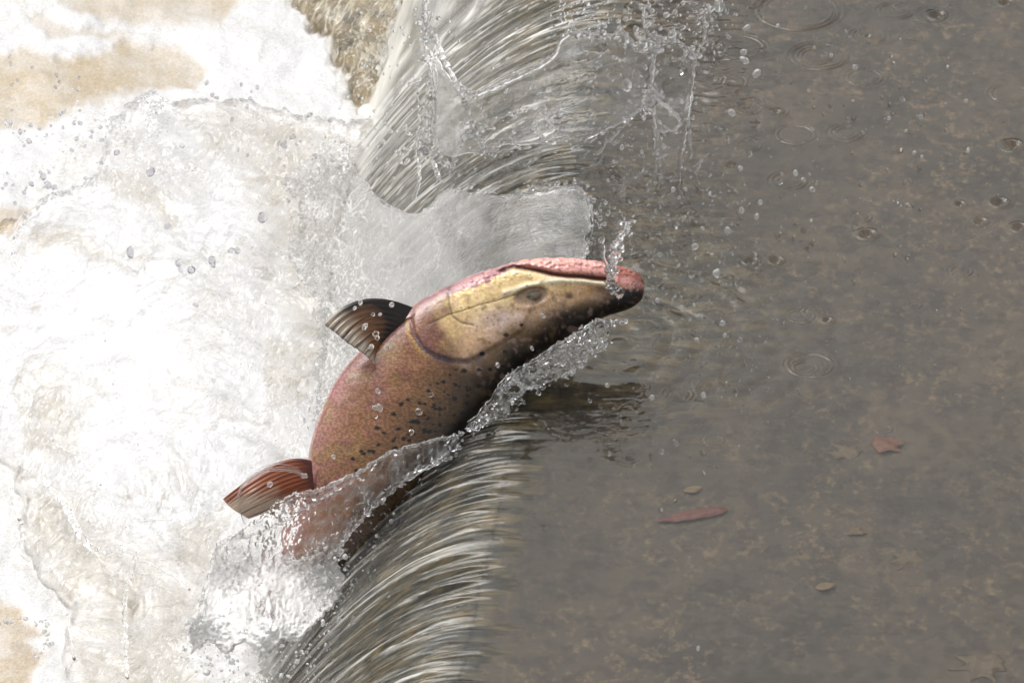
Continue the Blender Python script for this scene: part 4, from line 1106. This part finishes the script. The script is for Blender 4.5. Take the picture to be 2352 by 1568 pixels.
for pth, a, b in [([(1050, 1000), (960, 1020), (900, 1040), (850, 1068), (800, 1108), (730, 1150), (680, 1180), (640, 1205), (578, 1227), (530, 1240)], 3.5, 3), ([(578, 1228), (575, 1270), (562, 1310), (550, 1345)], 3, 4), ([(510, 1242), (496, 1264), (484, 1310), (462, 1382), (424, 1446)], 4, 3), ([(1040, 1046), (972, 1080), (905, 1122), (860, 1165), (820, 1203), (780, 1262)], 3, 3),
                  ([(835, 1080), (786, 1100), (735, 1126), (690, 1140), (640, 1160)], 4, 3), ([(740, 1270), (680, 1290), (620, 1330)], 4, 2), ([(800, 1260), (740, 1285), (700, 1330)], 3, 4)]:
    add_strand(G, pth, lambda u, v: dD(u, v) - FWD * 0.008, a, b, RNG.uniform(0, 99), bead=.6, jit=5, foam=.1)
beads_along(G, [(1060, 995), (1040, 1048), (970, 1084), (900, 1130), (840, 1185), (785, 1265), (780, 1300)], lambda u, v: dD(u, v) - FWD * 0.01, 40, 2.6, 5, 0.1)
beads_along(G, [(480, 1310), (440, 1440), (425, 1500)], lambda u, v: dD(u, v) - FWD * 0.01, 26, 2.6, 6, 0.2)
def froth(cx, cy, sx, sy, k, r):
    for i in range(k):
        add_bead(G, cx + RNG.normal() * sx, cy + RNG.normal() * sy, r * RNG.lognormal(0, .4), lambda u, v: dD(u, v) - FWD * RNG.uniform(0, .02), RNG.uniform(.2, .8), RNG.uniform(0, 90))
froth(770, 1365, 45, 40, 170, 2.6); froth(640, 1500, 90, 45, 160, 2.4); froth(470, 1480, 30, 60, 70, 2.2); froth(560, 1300, 60, 50, 60, 2.2); froth(760, 1290, 60, 20, 50, 2.2)
tag(G.out("splash_curtain", M_SPLASH), "heavy rough sheet of white and clear water pouring over the salmon's tail", "splash")

# film arching over the pelvic fin
dP = depth_field([(550, 1140, fdp2 - 0.03), (700, 1090, fdp2 - 0.025), (560, 1200, fdp2 - 0.03)])
G = Geo()
Z4 = lambda L: [(344.5 + .415 * a, 918.7 + .415 * b) for a, b in L]
for k, off in enumerate((0, -7, -14)):
    pth = Z4([(530, 690), (498, 600), (492, 520), (520, 465 + off), (590, 420 + off * 1.6), (640, 392 + off * 2), (720, 385 + off * 2.2), (790, 392 + off * 2), (840, 415 + off), (862, 425)][(0 if k == 0 else 2):])
    add_strand(G, pth, dP, 2.6 if k == 0 else 0.9, 3.2 if k == 0 else 0.9, k + 2., bead=.4, jit=2, foam=.12)
add_bead(G, *Z4([(845, 418)])[0], 5, dP)
tag(G.out("splash_film", M_SPLASH), "thin bright rim of water curling over the salmon's red pelvic fin", "splash")

# E / F: domes of water heaving over the foam on the left
def over_foam(h0):
    def f(u, v):
        P = at_z(u, v, ZL + h0)
        z = foam_z(P[:, 0], P[:, 1]) + h0 + 0.012 * noise(np.asarray(u) * .012, np.asarray(v) * .012, 3.)
        return at_z(u, v, z)
    return f
pE = over_foam(0.035)
G = Geo()
Z1 = lambda L: [(.3776 * a, 976.1 + .3776 * b) for a, b in L]
for pth, a, b in [([(250, 310), (330, 390), (400, 480), (440, 560), (480, 640), (530, 710), (580, 745), (680, 760), (760, 768)], 6, 4), ([(830, 800), (800, 900), (770, 1000), (765, 1100), (760, 1200), (772, 1300), (768, 1400), (780, 1540)], 4, 3), ([(840, 815), (920, 840), (1000, 880), (1080, 930), (1160, 1000)], 3, 2),
                  ([(360, 1060), (385, 1110), (412, 1150), (430, 1220), (442, 1330), (452, 1430)], 2.2, 2.5), ([(270, 30), (330, 90), (380, 130), (480, 190), (560, 270), (620, 370)], 2.5, 2), ([(0, 250), (70, 330), (90, 480), (140, 600), (150, 690), (100, 740), (190, 830)], 2.5, 2.5), ([(740, 740), (760, 650), (800, 590), (900, 570), (1050, 570)], 3, 2), ([(830, 790), (770, 760), (745, 700)], 4, 3)]:
    add_strand(G, Z1(pth), lambda u, v: pE(u, v) - FWD * 0.02, a * 1.5, b * 1.5, RNG.uniform(0, 99), bead=.3, jit=4)
beads_along(G, Z1([(0, 1200), (120, 1190), (270, 1210), (290, 1300), (200, 1420)]), pE, 40, 2.6, 6, .3)
tag(G.out("water_strand", M_CLEAR), "branching glassy ropes of water over beige foam at the bottom left", "water strand")

def pF(u, v):
    u = np.asarray(u, float); v = np.asarray(v, float)
    h0 = 0.035
    P = at_z(u, v, ZL + 0.03)
    z = foam_z(P[:, 0], P[:, 1]) + h0 + 0.012 * noise(u * .012, v * .012, 3.)
    return at_z(u, v, z)
G = Geo()
def rim(paths, beads, label, name="beaded_splash"):
    G = Geo()
    for pth, a, b in paths:
        add_strand(G, pth, lambda u, v: pF(u, v) - FWD * 0.004, a, b, RNG.uniform(0, 99), bead=.5, jit=3)
    for pth, k, r, sp in beads:
        beads_along(G, pth, lambda u, v: pF(u, v) - FWD * .006, k, r, sp)
    tag(G.out(name, M_CLEAR), label, "splash")
rim([([(215, 265), (238, 290), (243, 330), (236, 390), (222, 430)], 2.4, 2.2), ([(240, 275), (270, 300), (290, 325), (330, 325), (352, 300), (348, 270), (345, 235)], 2.4, 3), ([(345, 235), (372, 236), (420, 262), (500, 268), (540, 252), (600, 280), (660, 285), (700, 284), (790, 300)], 1.8, 1.6)],
    [([(320, 235), (345, 232), (372, 240), (352, 262), (350, 300), (355, 320)], 60, 3.0, 6), ([(225, 262), (240, 280), (300, 300)], 24, 3.0, 6), ([(560, 255), (600, 270), (640, 275), (700, 280)], 30, 2.2, 6)],
    "thin wavy rim of beaded water crossing the white foam at upper left")
rim([([(225, 435), (180, 455), (120, 470), (60, 510), (35, 545), (28, 590), (45, 625)], 2.2, 2.8), ([(0, 530), (20, 535), (40, 520)], 2.5, 2.5)], [([(60, 510), (35, 545), (28, 590)], 14, 2.6, 4)],
    "curved glassy edge of the water bulge beside the brown foam at the left border")
rim([([(240, 760), (245, 830), (265, 900), (300, 980), (330, 1060)], 2., 2.)], [([(245, 830), (300, 980)], 6, 2., 3)], "thin upright thread of water on the whitest foam left of the salmon", "water_thread")
G = Geo()
beads_along(G, [(770, 300), (790, 340), (770, 370), (800, 390)], lambda u, v: pF(u, v) - FWD * .03, 60, 3.4, 7)
tag(G.out("splash_clump", M_SPLASH), "clump of joined droplets where the streaked fall meets the white foam", "splash")

# column of splash on the snout
dS = depth_field([(1415, 560, FD + 0.05), (1412, 680, FD + 0.04), (1440, 500, FD + 0.06)])
G = Geo()
add_strand(G, [(1446, 512), (1434, 534), (1415, 560), (1408, 600), (1402, 630), (1408, 655), (1412, 672)], dS, 5, 9, 3., bead=.75, jit=9, freq=.1)
add_strand(G, [(1385, 540), (1384, 570), (1390, 600), (1402, 625)], dS, 3, 4, 5., bead=.6, jit=4)
add_strand(G, [(1395, 640), (1406, 660), (1418, 676)], dS, 7, 4, 6., bead=.8, jit=4)
beads_along(G, [(1448, 505), (1420, 550), (1408, 600), (1404, 640), (1412, 672)], dS, 80, 3.8, 8)
tag(G.out("splash_column", M_SPLASH), "twisted column of clear water rising from the tip of the salmon's snout", "splash")

# ------------------------------------------------------------------ droplets in the air
M_DROPG = water_mat("droplet_water_tinted", tint=(0.84, 0.84, 0.86), bscale=50, bstr=0.0)  # grey tint imitates dark surroundings refracted in the drops
def drop_mesh(k, fo=0.0, mat=M_DROP):
    V = ICO2.copy()
    V = V * (1 + 0.16 * noise(V[:, 0] * 1.2 + k * 7, V[:, 1] * 1.2, V[:, 2] * 1.2)[:, None])
    V[:, 2] *= 1 + 0.12 * (k % 3)
    me_o = build("water_droplet", V, [ICF2], mat, origin=(0, 0, 0), attrs={'foam': np.full(len(V), fo)})  # foam here is the white in place of bright sky glints
    me = me_o.data
    bpy.data.objects.remove(me_o)
    return me
DM = [drop_mesh(k) for k in range(6)]
DG = [drop_mesh(k, 0.0, M_DROPG) for k in range(6)]
DW = [drop_mesh(k, 0.22) for k in range(6)]          # white mixed into the drops in place of bright sky glints
LABELS = {
    'pool': ("clear water droplet flying in the air over the brown pool", "droplets in the air over the pool"),
    'crown': ("clear water droplet flying around the thin splash crown", "droplets around the splash crown"),
    'foam': ("grey rimmed water droplet in the air in front of white foam", "droplets in front of the foam"),
    'fish': ("pale water droplet in the air in front of the salmon", "droplets in front of the salmon"),
    'fall': ("clear water droplet in front of the streaked falling water", "droplets in front of the falling water")}
DR = []
def drops(kind, n, poly, rmin, rmax, dep, jit=0.03):
    poly = np.array(poly, float)
    x0, y0 = poly.min(0); x1, y1 = poly.max(0)
    k = 0
    while k < n:
        x, y = RNG.uniform(x0, x1), RNG.uniform(y0, y1)
        if not inside(np.array([x]), np.array([y]), poly)[0]: continue
        r = rmin + (rmax - rmin) * RNG.beta(1.0, 3.2)
        DR.append((kind, x, y, r, dep(x, y) + RNG.uniform(-jit, jit)))
        k += 1
def dot(kind, L, dep):
    for (x, y, r) in L: DR.append((kind, x, y, r, dep(x, y)))
pool_d = lambda x, y: dz0(x, y, 0.0) - 0.10
crown_d = lambda x, y: float(depth_of(dA(np.array([x]), np.array([y]))[0])) - 0.03
foam_d = lambda x, y: dz0(x, y, ZL) - 0.16
fish_d = lambda x, y: FD - 0.14
Z7 = lambda L: [(1378 + .415 * a, .415 * b, r * .415) for a, b, r in L]
dot('pool', Z7([(1618, 42, 15), (810, 155, 17), (795, 290, 20), (800, 335, 24), (868, 408, 20), (985, 145, 14), (1664, 206, 11), (1412, 372, 16), (730, 625, 18), (1155, 502, 10), (1672, 548, 16), (2027, 558, 12), (1776, 648, 14), (1600, 655, 11), (1453, 738, 12),
                (1693, 724, 9), (1740, 846, 11), (1782, 868, 9), (2038, 832, 12), (828, 852, 17), (778, 932, 16), (1082, 958, 13), (1128, 996, 15), (995, 1005, 14), (1176, 1050, 15), (1640, 1112, 15), (1704, 1135, 13), (888, 1120, 15), (785, 1165, 17), (867, 1200, 14),
                (706, 1275, 19), (650, 1512, 21), (525, 1365, 17), (1408, 1265, 18), (1173, 714, 11), (1610, 296, 9), (1628, 352, 10), (1279, 308, 11), (1186, 262, 9), (660, 55, 22), (668, 20, 24), (1135, 38, 8), (415, 68, 16), (142, 108, 15), (600, 165, 16), (1400, 560, 9), (1730, 455, 9)]), pool_d)
dot('pool', [(1646, 628, 9), (1497, 913, 6), (1604, 1488, 4), (1550, 1017, 7), (1520, 1037, 6), (1400, 1042, 5), (1616, 907, 6), (1395, 885, 5), (1355, 920, 4), (1510, 690, 6), (1600, 780, 5), (1594, 700, 4), (1700, 780, 6), (1660, 742, 6), (1665, 770, 6)], pool_d)
drops('pool', 42, [(1600, 0), (2300, 0), (2300, 420), (1900, 640), (1640, 640), (1600, 300)], 2.0, 5.0, pool_d, 0.06)
drops('pool', 34, [(1380, 330), (1620, 320), (1660, 640), (1480, 660), (1390, 480)], 2.2, 7.0, pool_d, 0.05)
drops('pool', 14, [(1480, 680), (1750, 660), (1760, 860), (1500, 960), (1460, 800)], 2.0, 5.0, pool_d, 0.05)
drops('crown', 46, [(1270, 0), (1690, 0), (1640, 130), (1440, 120), (1280, 80)], 2.6, 9.5, crown_d)
drops('crown', 60, [(940, 160), (1590, 110), (1560, 420), (1200, 470), (960, 430)], 2.4, 8.0, crown_d)
drops('fall', 24, [(820, 30), (1080, 20), (1000, 160), (900, 420), (820, 380)], 2.4, 7.0, lambda x, y: dz0(x, y, -.25) - 0.10)
dot('foam', [(858, 296, 9), (652, 335, 7)][1:], foam_d)
drops('foam', 60, [(0, 250), (230, 270), (240, 420), (100, 470), (0, 470)], 2.6, 8.0, foam_d)
drops('foam', 24, [(20, 130), (180, 160), (220, 280), (0, 290)], 3.0, 8.5, foam_d)
drops('foam', 40, [(480, 180), (780, 210), (800, 420), (620, 400), (420, 280)], 2.6, 8.0, foam_d)
dot('foam', [(110, 425, 10), (125, 430, 8), (385, 520, 9), (603, 500, 11), (440, 620, 9), (487, 598, 8), (545, 575, 8), (530, 575, 7), (415, 620, 7), (410, 605, 9), (300, 580, 10), (490, 610, 6), (450, 700, 6), (345, 395, 10), (268, 350, 7), (418, 336, 7), (100, 405, 8)], foam_d)
dot('fish', [(838, 750, 6), (863, 766, 7), (866, 775, 6), (836, 752, 5), (828, 695, 5), (900, 700, 6), (815, 708, 4), (857, 722, 4), (873, 722, 4), (853, 797, 6), (890, 797, 5), (872, 936, 7), (862, 936, 7), (863, 955, 5), (990, 907, 6), (962, 945, 7), (1143, 838, 6), (1247, 725, 6), (1222, 800, 4), (945, 992, 6), (766, 1048, 5), (868, 898, 5), (1400, 660, 5), (702, 1092, 5), (620, 1112, 6), (880, 1240, 4), (860, 1255, 4), (905, 1180, 4), (850, 1275, 4), (865, 1230, 4), (898, 1196, 4)], fish_d)
DR.sort(key=lambda d: -d[3])
for k, (kind, x, y, r, d) in enumerate(DR[:298]):
    o = bpy.data.objects.new("water_droplet", (DG if kind == 'foam' else DM if k % 3 == 0 else DW)[k % 6])
    COL.objects.link(o)
    o.location = pt(np.array(x), np.array(y), np.array(d))
    q = r * S * 1.0
    o.scale = (q * RNG.uniform(.85, 1.12), q * RNG.uniform(.9, 1.1), q * RNG.uniform(.9, 1.3))
    o.rotation_euler = tuple(RNG.uniform(-1, 1, 3))
    lb, gr = LABELS[kind]
    tag(o, lb, "droplet", gr)
G = Geo()
rest = [(x, y, r, d) for (_, x, y, r, d) in DR[298:]]
def mist(n, poly, r0, r1, dep):
    poly = np.array(poly, float); x0, y0 = poly.min(0); x1, y1 = poly.max(0); k = 0
    while k < n:
        x, y = RNG.uniform(x0, x1), RNG.uniform(y0, y1)
        if inside(np.array([x]), np.array([y]), poly)[0]:
            rest.append((x, y, RNG.uniform(r0, r1), dep(x, y) + RNG.uniform(-.04, .04))); k += 1
mist(230, [(1260, 0), (1700, 0), (1640, 420), (1620, 660), (1420, 640), (1380, 420)], 1.2, 2.6, crown_d)
mist(130, [(1480, 660), (1800, 640), (1760, 900), (1400, 1000)], 1.0, 2.4, pool_d)
mist(110, [(900, 200), (1400, 160), (1480, 430), (1000, 480)], 1.3, 2.8, crown_d)
mist(70, [(0, 180), (800, 220), (800, 420), (0, 440)], 1.4, 2.8, foam_d)
mist(50, [(1700, 0), (2350, 0), (2350, 700), (1800, 640)], 1.0, 2.0, pool_d)
mist(60, [(800, 1190), (960, 1110), (985, 1110), (830, 1320), (790, 1310)], 0.9, 2.0, lambda x, y: FD - .12)
mist(280, [(1400, 300), (1680, 280), (1760, 640), (1500, 700), (1400, 560)], 1.2, 3.2, pool_d)
mist(150, [(0, 200), (240, 250), (420, 260), (800, 240), (820, 420), (240, 430), (0, 450)], 1.4, 3.4, foam_d)
mist(120, [(1250, 0), (1720, 0), (1640, 140), (1280, 90)], 1.4, 3.4, crown_d)
mist(60, [(820, 20), (1100, 20), (1000, 200), (880, 420), (820, 380)], 1.3, 3., crown_d)
mist(70, [(2000, 1600 - 1500), (2300, 60), (2340, 700), (1760, 900), (1700, 500)], 1.1, 2.4, pool_d)
ICO1, ICF1 = ico(2)
for (x, y, r, d) in rest:
    G.add(pt(np.array(x), np.array(y), np.array(d)) + ICO1 * r * S * 1.4, None, ICF1)
o = G.out("fine_spray", M_DROP)
tag(o, "fine spray of tiny water droplets filling the air around the splash", "spray", kind='stuff')

for o in bpy.data.objects:
    if '_w' in o: del o['_w']
